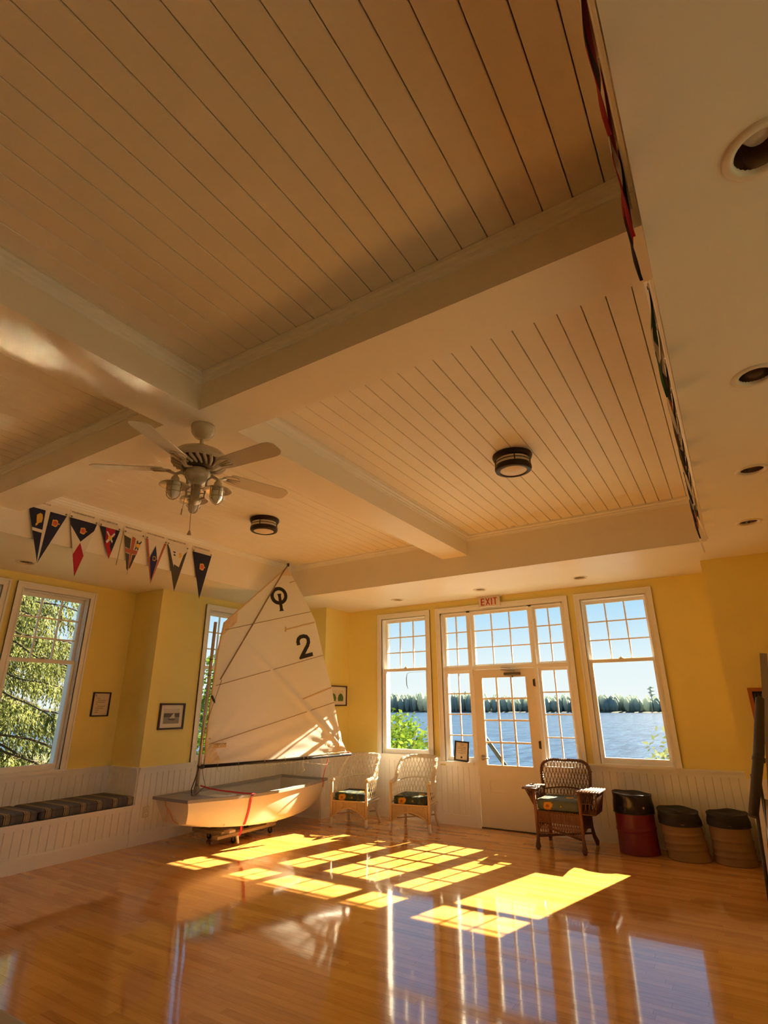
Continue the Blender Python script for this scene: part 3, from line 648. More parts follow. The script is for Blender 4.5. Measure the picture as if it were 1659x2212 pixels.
def flag(y0, y1, tip, ztip, base, charges, label, caption):
    W = y1-y0; ut = tip-y0; h = ZT-ztip
    def q(a, k): return (ut*k+a*W*(1-k), -k*h)
    out = []
    for nm, m_, pts in charges:
        if nm == 'crown': c = q(*pts[:2]); out += [('crown', M_gold, ccw(crown_at(c[0], c[1], pts[2]))), ('crown', pts[3], ccw(crown_at(c[0], c[1], pts[2]*0.70)))]; continue
        if nm == 'crest': c = q(*pts[:2]); out.append((nm, m_, ccw(arc(c[0], c[1], pts[2], 0, 2*PI*11/12, 11)))); continue
        out.append((nm, m_, ccw([q(*p) for p in pts])))
    return pennant('l', y0, y1, tip, ZT, ztip, base, out, label, caption)
flag(2.262, 2.63, 2.442, 2.86, M_navy, [('cross', M_whitec, [(.43, 0), (.55, 0), (.62, .9), (.62, 1), (.3, 1), (.3, .9)]), ('cross', M_whitec, [(-.1, .37), (1.1, .40), (1.1, .455), (-.1, .43)]),
    ('beaver', M_gold, [(.20, .13), (.30, .08), (.36, .10), (.38, .17), (.36, .25), (.27, .27), (.20, .32), (.15, .34), (.14, .31), (.19, .27), (.19, .20)]), ('crown', None, (.78, .20, .062, CL))],
    'navy pennant with white cross, gold beaver and red crown, first beside the beam', 'YACHT CLUB')
flag(2.661, 2.95, 2.815, 2.805, M_navy, [('white_side', M_whitec, [(-.05, .10), (.5, .39), (.5, .42), (-.05, .66)]), ('white_side', M_whitec, [(1.05, .10), (1.05, .66), (.5, .42), (.5, .39)]), ('diamond', M_redc, [(.5, .41), (-.05, .645), (.5, 1), (1.05, .635)]), ('crown', None, (.52, .19, .060, CL))],
    'navy pennant with gold crown, white sides and red diamond tip', 'ROYAL NEWFOUNDLAND YACHT CLUB')
flag(2.981, 3.214, 3.135, 3.055, M_navy, [('band', M_redc, [(.30, 0), (.78, 0), (.88, .45), (1.05, .62), (.5, 1), (-.05, .62), (.16, .42)]), ('saltire', M_whitec, [(.30, .15), (.38, .13), (.90, .46), (.84, .52)]), ('saltire', M_whitec, [(.76, .13), (.82, .17), (.24, .52), (.16, .46)]), ('crest', M_gold, (.53, .32, .024))],
    'red and navy pennant with white saltire and gold crest', 'ROYAL ST. LAWRENCE YACHT CLUB')
flag(3.266, 3.512, 3.374, 2.925, M_whitec, [('field', M_fade, [(-.05, .07), (.36, .12), (.36, .37), (-.05, .34)]), ('field', M_fade, [(-.05, .48), (.36, .50), (.46, .88), (-.05, .86)]), ('field', M_fade, [(.70, .50), (1.05, .48), (1.05, .84), (.70, .82)]), ('cross', M_rust, [(.43, .06), (.62, .09), (.66, 1), (.40, 1)]), ('cross', M_rust, [(-.05, .37), (1.05, .38), (1.05, .48), (-.05, .47)]),
    ('crest_bar', M_fade, [(.70, .14), (.76, .12), (1.0, .35), (.94, .37)]), ('crest_bar', M_fade, [(.94, .12), (1.0, .14), (.76, .37), (.70, .35)]), ('crest', M_gold, (.85, .25, .026))],
    'faded pennant with red cross and gold crest, middle of the seven', 'ROYAL NOVA SCOTIA YACHT SQUADRON')
flag(3.541, 3.815, 3.67, 2.878, M_whitec, [('border', M_rust, [(-.05, 0), (.10, 0), (.30, .8), (.55, 1), (-.05, 1)]), ('border', M_rust, [(1.05, 0), (.90, .02), (.72, .8), (.45, 1), (1.05, 1)]), ('lozenge', M_blue, [(.50, .12), (.80, .45), (.52, .93), (.16, .42)]), ('crown', M_card, (.50, .42, .048, M_blue))],
    'white pennant with blue lozenge and faded red border', 'ROYAL VICTORIA YACHT CLUB')
flag(3.829, 4.128, 4.00, 2.85, M_fade, [('panel', M_whitec, [(.02, -.01), (1.02, -.01), (1.02, .03), (.86, .15), (.60, .60), (.46, .62), (.10, .10)]), ('letter', M_navy, [(.26, .13), (.40, .13), (.40, .152), (.35, .157), (.35, .193), (.41, .198), (.41, .222), (.28, .222), (.28, .198), (.33, .193), (.33, .157), (.26, .152)]), ('beaver', M_gold, [(.58, .14), (.68, .12), (.74, .16), (.80, .20), (.74, .22), (.70, .25), (.60, .24), (.62, .19)])],
    'white pennant with letter H and black sides, sixth of seven', 'ROYAL HAMILTON YACHT CLUB')
flag(4.203, 4.50, 4.371, 2.818, M_navy, [('crown', M_card, (.52, .30, .074, CL))], 'plain navy pennant with red crown, last before the dinghy sail', 'ROYAL CANADIAN YACHT CLUB')
halyard = MB(); halyard.tube([(TX0+0.03, 3.25, 3.40), (TX0+0.034, 3.235, 3.2), (TX0+0.034, 3.225, 3.005)], 0.005, 6); tag(halyard.build('cord', M_pale, loc=(TX0+0.03, 3.25, 3.2)), 'thin brown cord hanging between the third and fourth pennant', 'cord')
# right-hand row, seen edge on along the tray side
RC = [('black', M_fade, 0.62, None), ('dark red', M_redc, 0.94, M_fade), ('red and white', M_redc, 1.26, M_whitec), ('black', M_navy, 1.56, M_redc), ('green and white', M_green, 2.36, M_whitec), ('white', M_whitec, 2.70, M_fade), ('brown', M_fade, 3.06, M_rust), ('black and red', M_fade, 3.42, M_rust), ('white and blue', M_whitec, 3.78, M_blue), ('navy', M_navy, 4.14, M_whitec), ('dark navy', M_navy, 4.50, M_whitec), ('navy and white', M_navy, 4.86, M_whitec), ('white and black', M_whitec, 5.22, M_fade), ('white and orange', M_whitec, 5.56, M_orange)]
for i, (nm, m_, yy, m2) in enumerate(RC):
    ch = [] if m2 is None else [('panel', m2, ccw([(0.0, -0.02), (0.28, -0.02), (0.17, -0.22), (0.03, -0.22)]))]
    which = 'nearest the viewer' if i == 0 else ('just before the cross beam' if i == 3 else ('just past the cross beam' if i == 4 else 'number %d along from the viewer' % (i+1)))
    pennant('r', yy, yy+0.29, yy+0.15, 3.40, 2.93-0.04*(i % 3), m_, ch, '%s pennant on right tray side, %s' % (nm, which), None, True, lean=(0.012, 0.02, 0.016, 0.03, 0.04, 0.02, 0.035, 0.03, 0.015, 0.04, 0.055, 0.05, -0.06, 0.03)[i], grp='pennants along the right tray side')

# ------------------------------------------------------------------ pictures
M_blackf = mat('black_frame', (0.012, 0.008, 0.006), 0.4); M_brownf = mat('brown_frame', (0.05, 0.02, 0.01), 0.4); M_paper = mat('cream_paper', (0.72, 0.64, 0.48), 0.7); M_matb = mat('white_mat_board', (0.80, 0.74, 0.64), 0.7)
M_printd = mat('photo_dark', (0.10, 0.085, 0.07), 0.5); M_printm = mat('photo_grey', (0.28, 0.25, 0.21), 0.5, noise=0.2, nscale=30); M_prints = mat('photo_pale', (0.62, 0.57, 0.48), 0.5); M_textl = mat('faint_print', (0.32, 0.26, 0.17), 0.7); M_greenp = mat('print_green', (0.08, 0.16, 0.05), 0.6, noise=0.5, nscale=60); M_orangef = mat('orange_wood_frame', (0.42, 0.13, 0.02), 0.45)
def picture(name, F, u0, u1, z0, z1, fw, fm, label, cat='picture', d=0.0, glassy=True):
    t = thing(name, F((u0+u1)/2, d, z0), label, cat)
    ring(MB(), F, u0, u1, z0, z1, fw, fw, fw, fw, d, d-0.022).build('frame', fm, t); return t
def flat(F, t, nm, m_, u0, u1, z0, z1, d): q = MB(); fbox(q, F, u0, u1, d, d-0.0008, z0, z1); return q.build(nm, m_, t)
t = picture('framed_certificate', F_bay, 4.147, 4.385, 1.443, 1.738, 0.014, M_blackf, 'thin black framed certificate on the yellow bay wall')
flat(F_bay, t, 'paper', M_paper, 4.16, 4.372, 1.456, 1.725, -0.006)
rr_ = random.Random(3)
for i in range(8):
    z = 1.66-0.024*i; L_ = (0.05, 0.13, 0.12, 0.03, 0.13, 0.11, 0.05, 0.04)[i]; flat(F_bay, t, 'text_line', M_textl, 4.20+(0.02 if i in (1,4) else 0), 4.20+L_, z, z+0.007, -0.0075)
q = MB(); q.prism([(0,0),(0.014,0),(0.006,0.03),(-0.006,0.022)], F_bay(4.185, -0.007, 1.685), (0,1,0), (0,0,1), 0, 0.001); q.build('monogram', M_textl, t)
t = picture('framed_photograph', F_left, 4.712, 5.105, 1.273, 1.598, 0.022, M_brownf, 'brown framed grey photograph of a sailing boat beside narrow window')
flat(F_left, t, 'mat_board', M_matb, 4.73, 5.09, 1.29, 1.58, -0.006); flat(F_left, t, 'sky', M_prints, 4.785, 5.03, 1.345, 1.53, -0.0075); flat(F_left, t, 'hills', M_printd, 4.785, 5.03, 1.42, 1.475, -0.0085); flat(F_left, t, 'water', M_printm, 4.785, 5.03, 1.345, 1.425, -0.0092)
q = MB(); q.prism([(0, 0), (0.085, 0.0), (0.07, 0.075)], F_left(4.875, -0.010, 1.41), (0,1,0), (0,0,1), 0, 0.001); q.build('sail', M_prints, t); q = MB(); q.prism([(0, 0), (0.12, 0), (0.10, -0.025), (0.02, -0.02)], F_left(4.85, -0.0102, 1.408), (0,1,0), (0,0,1), 0, 0.001); q.build('boat', M_printd, t)
FP = lambda u, d, z: (XP-d, u, z)
t = picture('framed_print', FP, 7.075, 7.56, 1.548, 1.86, 0.016, M_brownf, 'dark framed print of two trees partly hidden by the sail')
flat(FP, t, 'mat_board', M_matb, 7.09, 7.545, 1.56, 1.845, -0.006)
for (a, b) in ((7.13, 7.30), (7.325, 7.475)):
    flat(FP, t, 'sheet', M_paper, a, b, 1.61, 1.79, -0.0075)
    q = MB(); q.prism([(0.01,0.0),(0.14,0.0),(0.15,0.05),(0.12,0.10),(0.07,0.12),(0.02,0.09),(0,0.04)], FP(a, -0.0082, 1.625), (0,1,0), (0,0,1), 0, 0.001); q.build('tree', M_greenp, t)
# certificate standing on the sidelight sill
t = thing('framed_document', (-3.50, YF-0.01, 0.80), 'black framed document standing on the sill left of the door', 'picture')
Rt = Matrix.Rotation(-0.10, 3, 'X') @ Matrix.Rotation(math.radians(3.5), 3, 'Y'); c0 = Vector((-3.50, YF-0.012, 0.803))
def docbox(nm, m_, u0, u1, z0, z1, d0, d1):
    q = MB(); cc = c0 + Rt @ Vector(((u0+u1)/2, (d0+d1)/2, (z0+z1)/2)); q.obox(cc, (u1-u0, abs(d1-d0), z1-z0), Rt); return q.build(nm, m_, t)
for a in ((-.112, -.092, 0, .265), (.092, .112, 0, .265), (-.092, .092, 0, .02), (-.092, .092, .245, .265)): docbox('frame_side', M_blackf, *a, -0.012, 0.006)
docbox('paper', M_paper, -.092, .092, .02, .245, -0.002, 0.002); docbox('backing', M_dark, -.1, .1, .006, .26, 0.003, 0.008)
for i, (L_, z) in enumerate(((.06, .228), (.06, .216), (.05, .204), (.13, .185), (.12, .172), (.13, .159), (.03, .146), (.13, .133), (.12, .110), (.05, .098))): docbox('text_line', M_textl, -L_/2, L_/2, z, z+.005, -0.0035, -0.002)
docbox('seal', M_ink, -.012, .012, .04, .065, -0.0036, -0.002)
# orange framed picture on right pier
FRp = lambda u, d, z: (u, YR+d, z)
t = picture('framed_dark_picture', FRp, 0.085, 0.62, 1.172, 1.705, 0.035, M_orangef, 'orange wood framed dark picture on the right yellow pier')
flat(FRp, t, 'dark_print', M_blackf, 0.12, 0.585, 1.207, 1.67, -0.006)
for i in range(4): flat(FRp, t, 'stripe', M_printd, 0.135+0.03*i, 0.145+0.03*i, 1.45, 1.65, -0.0075)
# outlet
M_plate = mat('outlet_plate', (0.70, 0.66, 0.57), 0.4)
t = thing('wall_outlet', (XL, 4.70, 0.34), 'white wall outlet low on the wainscot left of the dinghy', 'outlet')
q = MB(); q.rbox(XL+0.011, XL+0.020, 4.655, 4.735, 0.285, 0.405, 0.004, 2); q.build('cover_plate', M_plate, t)
for z in (0.318, 0.372):
    q = MB(); q.rbox(XL+0.018, XL+0.023, 4.672, 4.718, z-0.018, z+0.018, 0.002, 1); so_ = q.build('socket', M_white, t)
    for yy in (4.688, 4.702): q = MB(); q.box(XL+0.0225, XL+0.0238, yy-0.0015, yy+0.0015, z-0.008, z+0.008); q.build('slot', M_dark, so_)
# dark curved strap hanging outside left window lower pane
q = MB(); q.tube([(WL+0.30, YF+0.17, 2.055), (WL+0.0, YF+0.17, 2.052), (WL-0.045, YF+0.17, 2.03), (WL-0.06, YF+0.172, 1.96), (WL-0.055, YF+0.172, 1.86), (WL-0.035, YF+0.17, 1.80)], [0.004, 0.004, 0.007, 0.012, 0.012, 0.005], 6, flat=0.4); tag(q.build('strap', M_blackf, loc=(WL, YF+0.17, 2.0)), 'black curved strap hanging behind the left window pane', 'strap')

# ------------------------------------------------------------------ window bench with cushions
bn = thing('window_bench', (-6.73, 2.4, 0), 'white beadboard window bench built into the bay', 'bench')
FBn = lambda u, d, z: (XL+0.0-d, u, z)
q = MB(); q.box(XB, XL-0.02, YB0, YB1, 0.0, 0.42); q.build('carcass', M_white, bn)
n = round((YB1-YB0)/0.088)
for i in range(n):
    a = YB0+(YB1-YB0)*i/n; b = YB0+(YB1-YB0)*(i+1)/n; p = [(a+.0012, 0.02), (a+.0012, 0.009), (a+.0055, 0.004), (b-.0055, 0.004), (b-.0012, 0.009), (b-.0012, 0.02)]
    q = MB(); q.add([FBn(u, d, 0.12) for u, d in p]+[FBn(u, d, 0.40) for u, d in p], [(j, (j+1) % 6, 6+(j+1) % 6, 6+j) for j in range(6)]); q.build('front_board', M_bead, bn)
q = MB(); q.box(XB, XL+0.018, YB0, YB1, 0.415, 0.442); q.box(XL-0.01, XL+0.008, YB0, YB1, 0.385, 0.418); q.build('seat_board', M_white, bn)
q = MB(); q.box(XL-0.02, XL+0.014, YB0, YB1, 0, 0.125); q.box(XL-0.02, XL+0.008, YB0, YB1, 0.12, 0.142); q.build('plinth', M_white, bn)
q = MB(); q.box(XL-0.03, XL+0.022, YB1-0.03, YB1+0.012, 0.0, 0.44); q.build('corner_strip', M_white, bn)
def stripe_mat():
    m = bpy.data.materials.new('striped_ticking'); m.use_nodes = True; t = m.node_tree; b = t.nodes['Principled BSDF']; b.inputs['Roughness'].default_value = 0.9
    c = t.nodes.new('ShaderNodeTexCoord'); s = t.nodes.new('ShaderNodeSeparateXYZ'); t.links.new(c.outputs['Object'], s.inputs[0])
    k = t.nodes.new('ShaderNodeMath'); k.operation = 'MULTIPLY'; k.inputs[1].default_value = 1/0.19; t.links.new(s.outputs['Y'], k.inputs[0])
    f = t.nodes.new('ShaderNodeMath'); f.operation = 'FRACT'; t.links.new(k.outputs[0], f.inputs[0])
    r = t.nodes.new('ShaderNodeValToRGB'); r.color_ramp.interpolation = 'CONSTANT'
    cols = [(0, (.10, .095, .10)), (.40, (.035, .03, .035)), (.46, (.45, .33, .15)), (.51, (.035, .03, .035)), (.55, (.45, .35, .19)), (.60, (.07, .06, .06)), (.63, (.40, .36, .26)), (.67, (.06, .055, .06)), (.71, (.40, .33, .17)), (.75, (.04, .035, .04)), (.80, (.13, .12, .12))]
    e_ = r.color_ramp.elements; e_[0].position = 0; e_[0].color = (*cols[0][1], 1); e_[1].position = cols[1][0]; e_[1].color = (*cols[1][1], 1)
    for p_, c_ in cols[2:]: q_ = e_.new(p_); q_.color = (*c_, 1)
    t.links.new(f.outputs[0], r.inputs[0]); t.links.new(r.outputs[0], b.inputs['Base Color']); return m
M_stripe = stripe_mat()
for (a, b, lb) in ((3.425, 4.515, 'grey striped bench cushion by the bay corner, farther of two'), (2.20, 3.415, 'grey striped bench cushion at the left frame edge, nearer of two')):
    q = MB(); q.rbox(XB+0.02, XL+0.012, a, b, 0.443, 0.545, 0.035, 4); cu_ = thing('bench_cushion', ((XB+XL)/2, (a+b)/2, 0.443), lb, 'cushion', 'striped cushions on the window bench'); q.build('cover', M_stripe, cu_)
    for zz in (0.462, 0.526):
        z = MB(); z.tube([(XB+0.03, a+0.002, zz), (XL+0.004, a+0.002, zz), (XL+0.014, a+0.03, zz), (XL+0.014, b-0.03, zz), (XL+0.004, b-0.002, zz), (XB+0.03, b-0.002, zz)], 0.004, 6); z.build('piping', M_stripe, cu_)

# ------------------------------------------------------------------ sailing dinghy
M_hull = mat('dinghy_cream_gelcoat', (0.70, 0.62, 0.48), 0.32, noise=0.03, nscale=4); M_grey = mat('dinghy_grey_paint', (0.30, 0.275, 0.24), 0.6, noise=0.12, nscale=12); M_alu = mat('mast_alloy', (0.48, 0.43, 0.36), 0.4, 0.7); M_boom = mat('black_boom', (0.012, 0.010, 0.012), 0.35)
M_inside = mat('dinghy_inside_paint', (0.50, 0.46, 0.40), 0.55, noise=0.1, nscale=8); M_inw = mat('thwart_white', (0.78, 0.74, 0.66), 0.5); M_sail = mat('sail_cloth', (0.88, 0.84, 0.76), 0.75, translucent=0.42, bump=0.12, bscale=25)
M_sailnum = mat('sail_black', (0.012, 0.010, 0.008), 0.6); M_seam = mat('sail_seam', (0.42, 0.32, 0.20), 0.8); M_redl = mat('red_webbing', (0.45, 0.015, 0.02), 0.8); M_stain = mat('sail_patch', (0.64, 0.48, 0.28), 0.8); M_orangel = mat('orange_cord', (0.60, 0.20, 0.04), 0.8); M_whiteL = mat('white_line', (0.75, 0.70, 0.62), 0.8)
bt = thing('sailing_dinghy', (-5.70, 5.65, 0.17), 'small cream sailing dinghy with grey rails and raised sail in corner', 'boat')
ST = [(4.545, 4.47, .285, .566, .20, .325), (4.75, 4.71, .345, .558, .26, .275), (5.0, 4.98, .405, .548, .315, .235), (5.4, 5.4, .475, .540, .385, .198), (5.8, 5.8, .505, .540, .42, .185), (6.2, 6.2, .495, .545, .415, .200), (6.5, 6.52, .465, .552, .385, .240), (6.74, 6.80, .42, .562, .34, .300)]
def bxc(y): return -5.675-0.03*max(0, (y-4.5)/2.3)
def stat(t_):
    x = t_*(len(ST)-1); i = min(int(x), len(ST)-2); f = x-i
    p0, p1, p2, p3 = ST[max(i-1, 0)], ST[i], ST[i+1], ST[min(i+2, len(ST)-1)]
    return [0.5*((2*b)+(c-a)*f+(2*a-5*b+4*c-d)*f*f+(3*b-a-3*c+d)*f**3) for a, b, c, d in zip(p0, p1, p2, p3)]
def hull_pt(t_, s_, ins=0.0):
    """s_ in -1..1 across the section: |s|=1 gunwale, .45 chine, 0 keel"""
    yb, yt, hb, zg, hc, zc = stat(t_); a = abs(s_); sg = 1 if s_ >= 0 else -1; c_ = bxc(yt)
    if a <= 0.45: k = a/0.45; x_, z_, y_ = hc*k, zc-0.02*(1-k*k), yb
    else: k = (a-0.45)/0.55; x_ = hc+(hb-hc)*k+0.018*math.sin(PI*k); z_ = zc+(zg-zc)*k; y_ = yb+(yt-yb)*k
    y_ += ins*(1 if t_ < 0.5 else -1)*(1 if t_ in (0.0, 1.0) else 0)
    return Vector((c_+sg*max(0, x_-ins), y_, z_+(ins if a < 0.9 else 0)))
SS = [-1, -.85, -.7, -.55, -.451, -.449, -.3, -.15, 0, .15, .3, .449, .451, .55, .7, .85, 1]
mb = MB(); nS = len(SS); nT = 28
vs = [hull_pt(i/nT, s_) for i in range(nT+1) for s_ in SS]
mb.add(vs, [(i*nS+k, i*nS+k+1, (i+1)*nS+k+1, (i+1)*nS+k) for i in range(nT) for k in range(nS-1)], True)
mb.add([hull_pt(0, s_) for s_ in SS], [tuple(range(nS))]); mb.add([hull_pt(1, s_) for s_ in SS], [tuple(reversed(range(nS)))])
mb.build('hull', M_hull, bt)
mb = MB(); t0, t1 = 0.015, 0.985
vs = [hull_pt(t0+(t1-t0)*i/nT, s_, 0.012)+Vector((0, (0.012 if i == 0 else (-0.012 if i == nT else 0)), 0)) for i in range(nT+1) for s_ in SS]
mb.add(vs, [(i*nS+k, (i+1)*nS+k, (i+1)*nS+k+1, i*nS+k+1) for i in range(nT) for k in range(nS-1)], True)
mb.add([vs[k] for k in range(nS)], [tuple(reversed(range(nS)))]); mb.add([vs[nT*nS+k] for k in range(nS)], [tuple(range(nS))])
mb.build('inner_shell', M_inside, bt)
def rail_ring(d_out, d_in, z_up, z_dn):
    path = [(i/nT, -1) for i in range(nT+1)]+[(1-i/nT, 1) for i in range(nT+1)]; vs = []
    for (t_, s_) in path:
        p = hull_pt(t_, s_); nx = s_; ny = (-1 if t_ < 0.001 else (1 if t_ > 0.999 else 0))
        for d, z in ((d_out, z_dn), (d_out, z_up), (-d_in, z_up), (-d_in, z_dn)): vs.append(p+Vector((nx*d, ny*d, z)))
    m_ = len(path); q = MB(); q.add(vs, [(i*4+k, i*4+(k+1) % 4, ((i+1) % m_)*4+(k+1) % 4, ((i+1) % m_)*4+k) for i in range(m_) for k in range(4)]); return q
rail_ring(0.022, 0.035, 0.012, -0.020).build('gunwale', M_grey, bt)
mb = MB(); Nn = 8   # bow thwart
vs = [hull_pt(0.012+0.24*i/Nn, s_, 0.01)+Vector((0, 0, dz)) for i in range(Nn+1) for s_ in (-1, 1) for dz in (-0.03, 0.002)]
mb.add(vs, [(i*4+1, i*4+3, i*4+7, i*4+5) for i in range(Nn)]+[(i*4+0, i*4+4, i*4+6, i*4+2) for i in range(Nn)]+[(Nn*4, Nn*4+1, Nn*4+3, Nn*4+2)]); mb.build('foredeck', M_grey, bt)
yb_ = 5.42; mb = MB(); mb.box(bxc(yb_)-0.44, bxc(yb_)+0.44, yb_-0.06, yb_+0.10, 0.445, 0.462); mb.build('thwart', M_inw, bt)
mb = MB(); mb.box(bxc(5.3)-0.028, bxc(5.3)+0.028, 5.12, 5.44, 0.20, 0.50); mb.build('daggerboard_case', M_inw, bt)
mb = MB(); mb.box(bxc(5.0)-0.33, bxc(5.0)+0.33, 4.99, 5.005, 0.25, 0.53); mb.build('mast_bulkhead', M_inside, bt)
MX, MY = -5.68, 4.815
mb = MB(); mb.tube([(MX, MY-0.005, 0.30), (MX, MY+0.035, 2.605)], [0.0225, 0.0205], 14); mast = mb.build('mast', M_alu, bt)
mb = MB(); mb.lathe([(0.055, 0.545), (0.055, 0.56), (0.034, 0.575), (0.032, 0.66), (0.026, 0.665)], (MX, MY, 0), 16); mb.rbox(MX-0.075, MX+0.075, MY-0.06, MY+0.075, 0.546, 0.556, 0.004, 1); mb.build('mast_step', M_grey, bt)
for z in (1.18, 1.93, 2.13):
    q = MB(); q.tube([(MX+0.024*math.cos(2*PI*i/14), MY+0.018+0.024*math.sin(2*PI*i/14), z) for i in range(14)], 0.004, 5, closed=True); q.tube([(MX, MY+0.03, z), (MX+0.05, MY+0.10, z+0.003)], 0.003, 5); q.build('lashing', M_dark, mast)
# sail plane
M0 = Vector((-5.68, 4.82, 0)); SD = Vector((0.437, 0.8995, 0)).normalized(); SN = Vector((SD.y, -SD.x, 0))
LUFF = [(.06, .898), (.051, 1.175), (.067, 1.784), (.086, 2.202), (.135, 2.608)]
LEECH = [(2.0, .950), (1.863, 1.336), (1.739, 1.822), (1.595, 2.229), (1.434, 2.726), (1.25, 3.04), (1.067, 3.326), (.985, 3.481)]
def poly_at(P_, t_):
    ls = [0]
    for a, b in zip(P_, P_[1:]): ls.append(ls[-1]+math.hypot(b[0]-a[0], b[1]-a[1]))
    d = t_*ls[-1]
    for i in range(len(P_)-1):
        if d <= ls[i+1]+1e-9:
            f = (d-ls[i])/(ls[i+1]-ls[i]); return (P_[i][0]+(P_[i+1][0]-P_[i][0])*f, P_[i][1]+(P_[i+1][1]-P_[i][1])*f)
    return P_[-1]
def disp(s_, z_):
    d = 0.07*math.sin(PI*min(1, max(0, s_/1.9)))*math.sin(PI*min(1, max(0, (z_-0.85)/2.7)))
    ax, az, bx_, bz = .14, 2.60, 2.0, .95; ux, uz = bx_-ax, bz-az; L = math.hypot(ux, uz); ux /= L; uz /= L
    al = ((s_-ax)*ux+(z_-az)*uz)/L; di = (s_-ax)*(-uz)+(z_-az)*ux
    d += 0.022*math.exp(-(di/0.035)**2)*min(1, max(0, al*4))*1.0 - 0.012*math.exp(-((di-0.075)/0.04)**2)
    rc = math.hypot(s_-2.0, z_-.95); th_ = math.atan2(z_-.95, 2.0-s_)
    d += 0.012*math.sin(th_*26)*math.exp(-rc/0.45)*min(1, rc*8)
    rt_ = math.hypot(s_-.06, z_-.9); d += 0.008*math.sin(math.atan2(z_-.9, s_-.0)*20)*math.exp(-rt_/0.5)
    d += 0.006*math.sin(7*s_+3*z_)*math.sin(5*z_-2*s_)
    d += 0.010*math.sin(26*(z_-0.35*s_))*math.exp(-((z_-1.05)/0.25)**2)
    return d
def sailp(s_, z_, off=0.0): return Vector((M0.x, M0.y, 0))+SD*s_+Vector((0, 0, z_))+SN*(disp(s_, z_)+off)
def sail_uv(a, b):
    l, r_ = poly_at(LUFF, b), poly_at(LEECH, b); bow = 0.015*math.sin(PI*a)*(1-b)*-1
    return (l[0]+(r_[0]-l[0])*a, l[1]+(r_[1]-l[1])*a+bow)
mb = MB(); mb.grid(lambda a, b: sailp(*sail_uv(a, b)), 90, 90)
sail = mb.build('sail', M_sail, bt)
def sail_ribbon(pts, wd, nm, m_, off=0.003):
    vs = []; n_ = 24; P_ = []
    for i in range(n_+1): P_.append(poly_at(pts, i/n_))
    for i, (s_, z_) in enumerate(P_):
        a = P_[max(0, i-1)]; b = P_[min(n_, i+1)]; L = math.hypot(b[0]-a[0], b[1]-a[1]); nx, nz = -(b[1]-a[1])/L*wd/2, (b[0]-a[0])/L*wd/2
        vs += [sailp(s_+nx, z_+nz, off), sailp(s_-nx, z_-nz, off), sailp(s_+nx, z_+nz, off-0.0012), sailp(s_-nx, z_-nz, off-0.0012)]
    q = MB(); q.add(vs, [f for i in range(n_) for f in ((i*4, i*4+1, i*4+5, i*4+4), (i*4+2, i*4+6, i*4+7, i*4+3), (i*4, i*4+4, i*4+6, i*4+2), (i*4+1, i*4+3, i*4+7, i*4+5))], True); return q.build(nm, m_, sail)
for a, b in (((.15, 2.507), (1.36, 2.842)), ((.105, 1.805), (1.59, 2.24)), ((.075, 1.115), (1.795, 1.60)), ((1.02, 3.24), (1.10, 3.27))): sail_ribbon([a, b], 0.010, 'seam', M_seam)
for a, b in (((.993, 2.562), (1.43, 2.695)), ((1.299, 1.641), (1.74, 1.80))): sail_ribbon([a, b], 0.020, 'batten', M_stain)
sail_ribbon([(.985, 2.60), (.985, 2.53)], 0.022, 'batten_stitching', M_stain)
sail_ribbon([(.12, 1.10), (.30, 1.10)], 0.055, 'maker_label', M_stain, 0.0025)
q = MB(); base_ = [(0.165+0.016*i, 1.085+(0.022 if i % 2 else 0.0)) for i in range(9)]
for i, (s_, z_) in enumerate(base_): q.tube([sailp(s_, z_, 0.004), sailp(s_+0.01, z_+0.012, 0.004)], 0.003, 4)
q.build('maker_mark', M_seam, sail)
sail_ribbon([(.06, .898), (.051, 1.175), (.067, 1.784), (.086, 2.202), (.135, 2.608)], 0.022, 'luff_tape', M_stain)
sail_ribbon([(.137, 2.602), (.55, 3.03), (.98, 3.473)], 0.018, 'head_tape', M_stain)
def sail_shape(poly, nm, m_, off=0.005):
    bm = bmesh.new(); vv = [bm.verts.new((a, b, 0)) for a, b in poly]; f_ = bm.faces.new(vv); bmesh.ops.triangulate(bm, faces=[f_])
    bmesh.ops.subdivide_edges(bm, edges=bm.edges[:], cuts=2, use_grid_fill=True); bmesh.ops.triangulate(bm, faces=bm.faces[:]); bm.verts.index_update()
    q = MB(); n_ = len(bm.verts); A = [sailp(v.co.x, v.co.y, off) for v in bm.verts]+[sailp(v.co.x, v.co.y, off-0.0015) for v in bm.verts]
    F_ = [tuple(v.index for v in f.verts) for f in bm.faces]; q.add(A, F_+[tuple(n_+i for i in reversed(f)) for f in F_]); bm.free(); return q.build(nm, m_, sail)
M_patchc = mat('sail_corner_cloth', (0.72, 0.60, 0.44), 0.8)
for pl_ in ([(.062, .905), (.27, .90), (.20, 1.02), (.062, 1.17)], [(.138, 2.60), (.30, 2.755), (.30, 2.62), (.115, 2.42)], [(.985, 3.47), (1.05, 3.345), (.86, 3.33)], [(1.985, .955), (1.80, .945), (1.92, 1.15)]): sail_shape(pl_, 'corner_patch', M_patchc, 0.0022)
oc = (.862, 3.028); Ro, Ri = .128, .078
rot = lambda s_, z_, th_, c: (c[0]+s_*math.cos(th_)-z_*math.sin(th_), c[1]+s_*math.sin(th_)+z_*math.cos(th_))
q = MB(); n_ = 48; vs = []
for i in range(n_):
    a = 2*PI*i/n_
    for R_, off in ((Ri, .005), (Ro, .005), (Ri, .0035), (Ro, .0035)): vs.append(sailp(oc[0]+R_*math.cos(a), oc[1]+R_*math.sin(a), off))
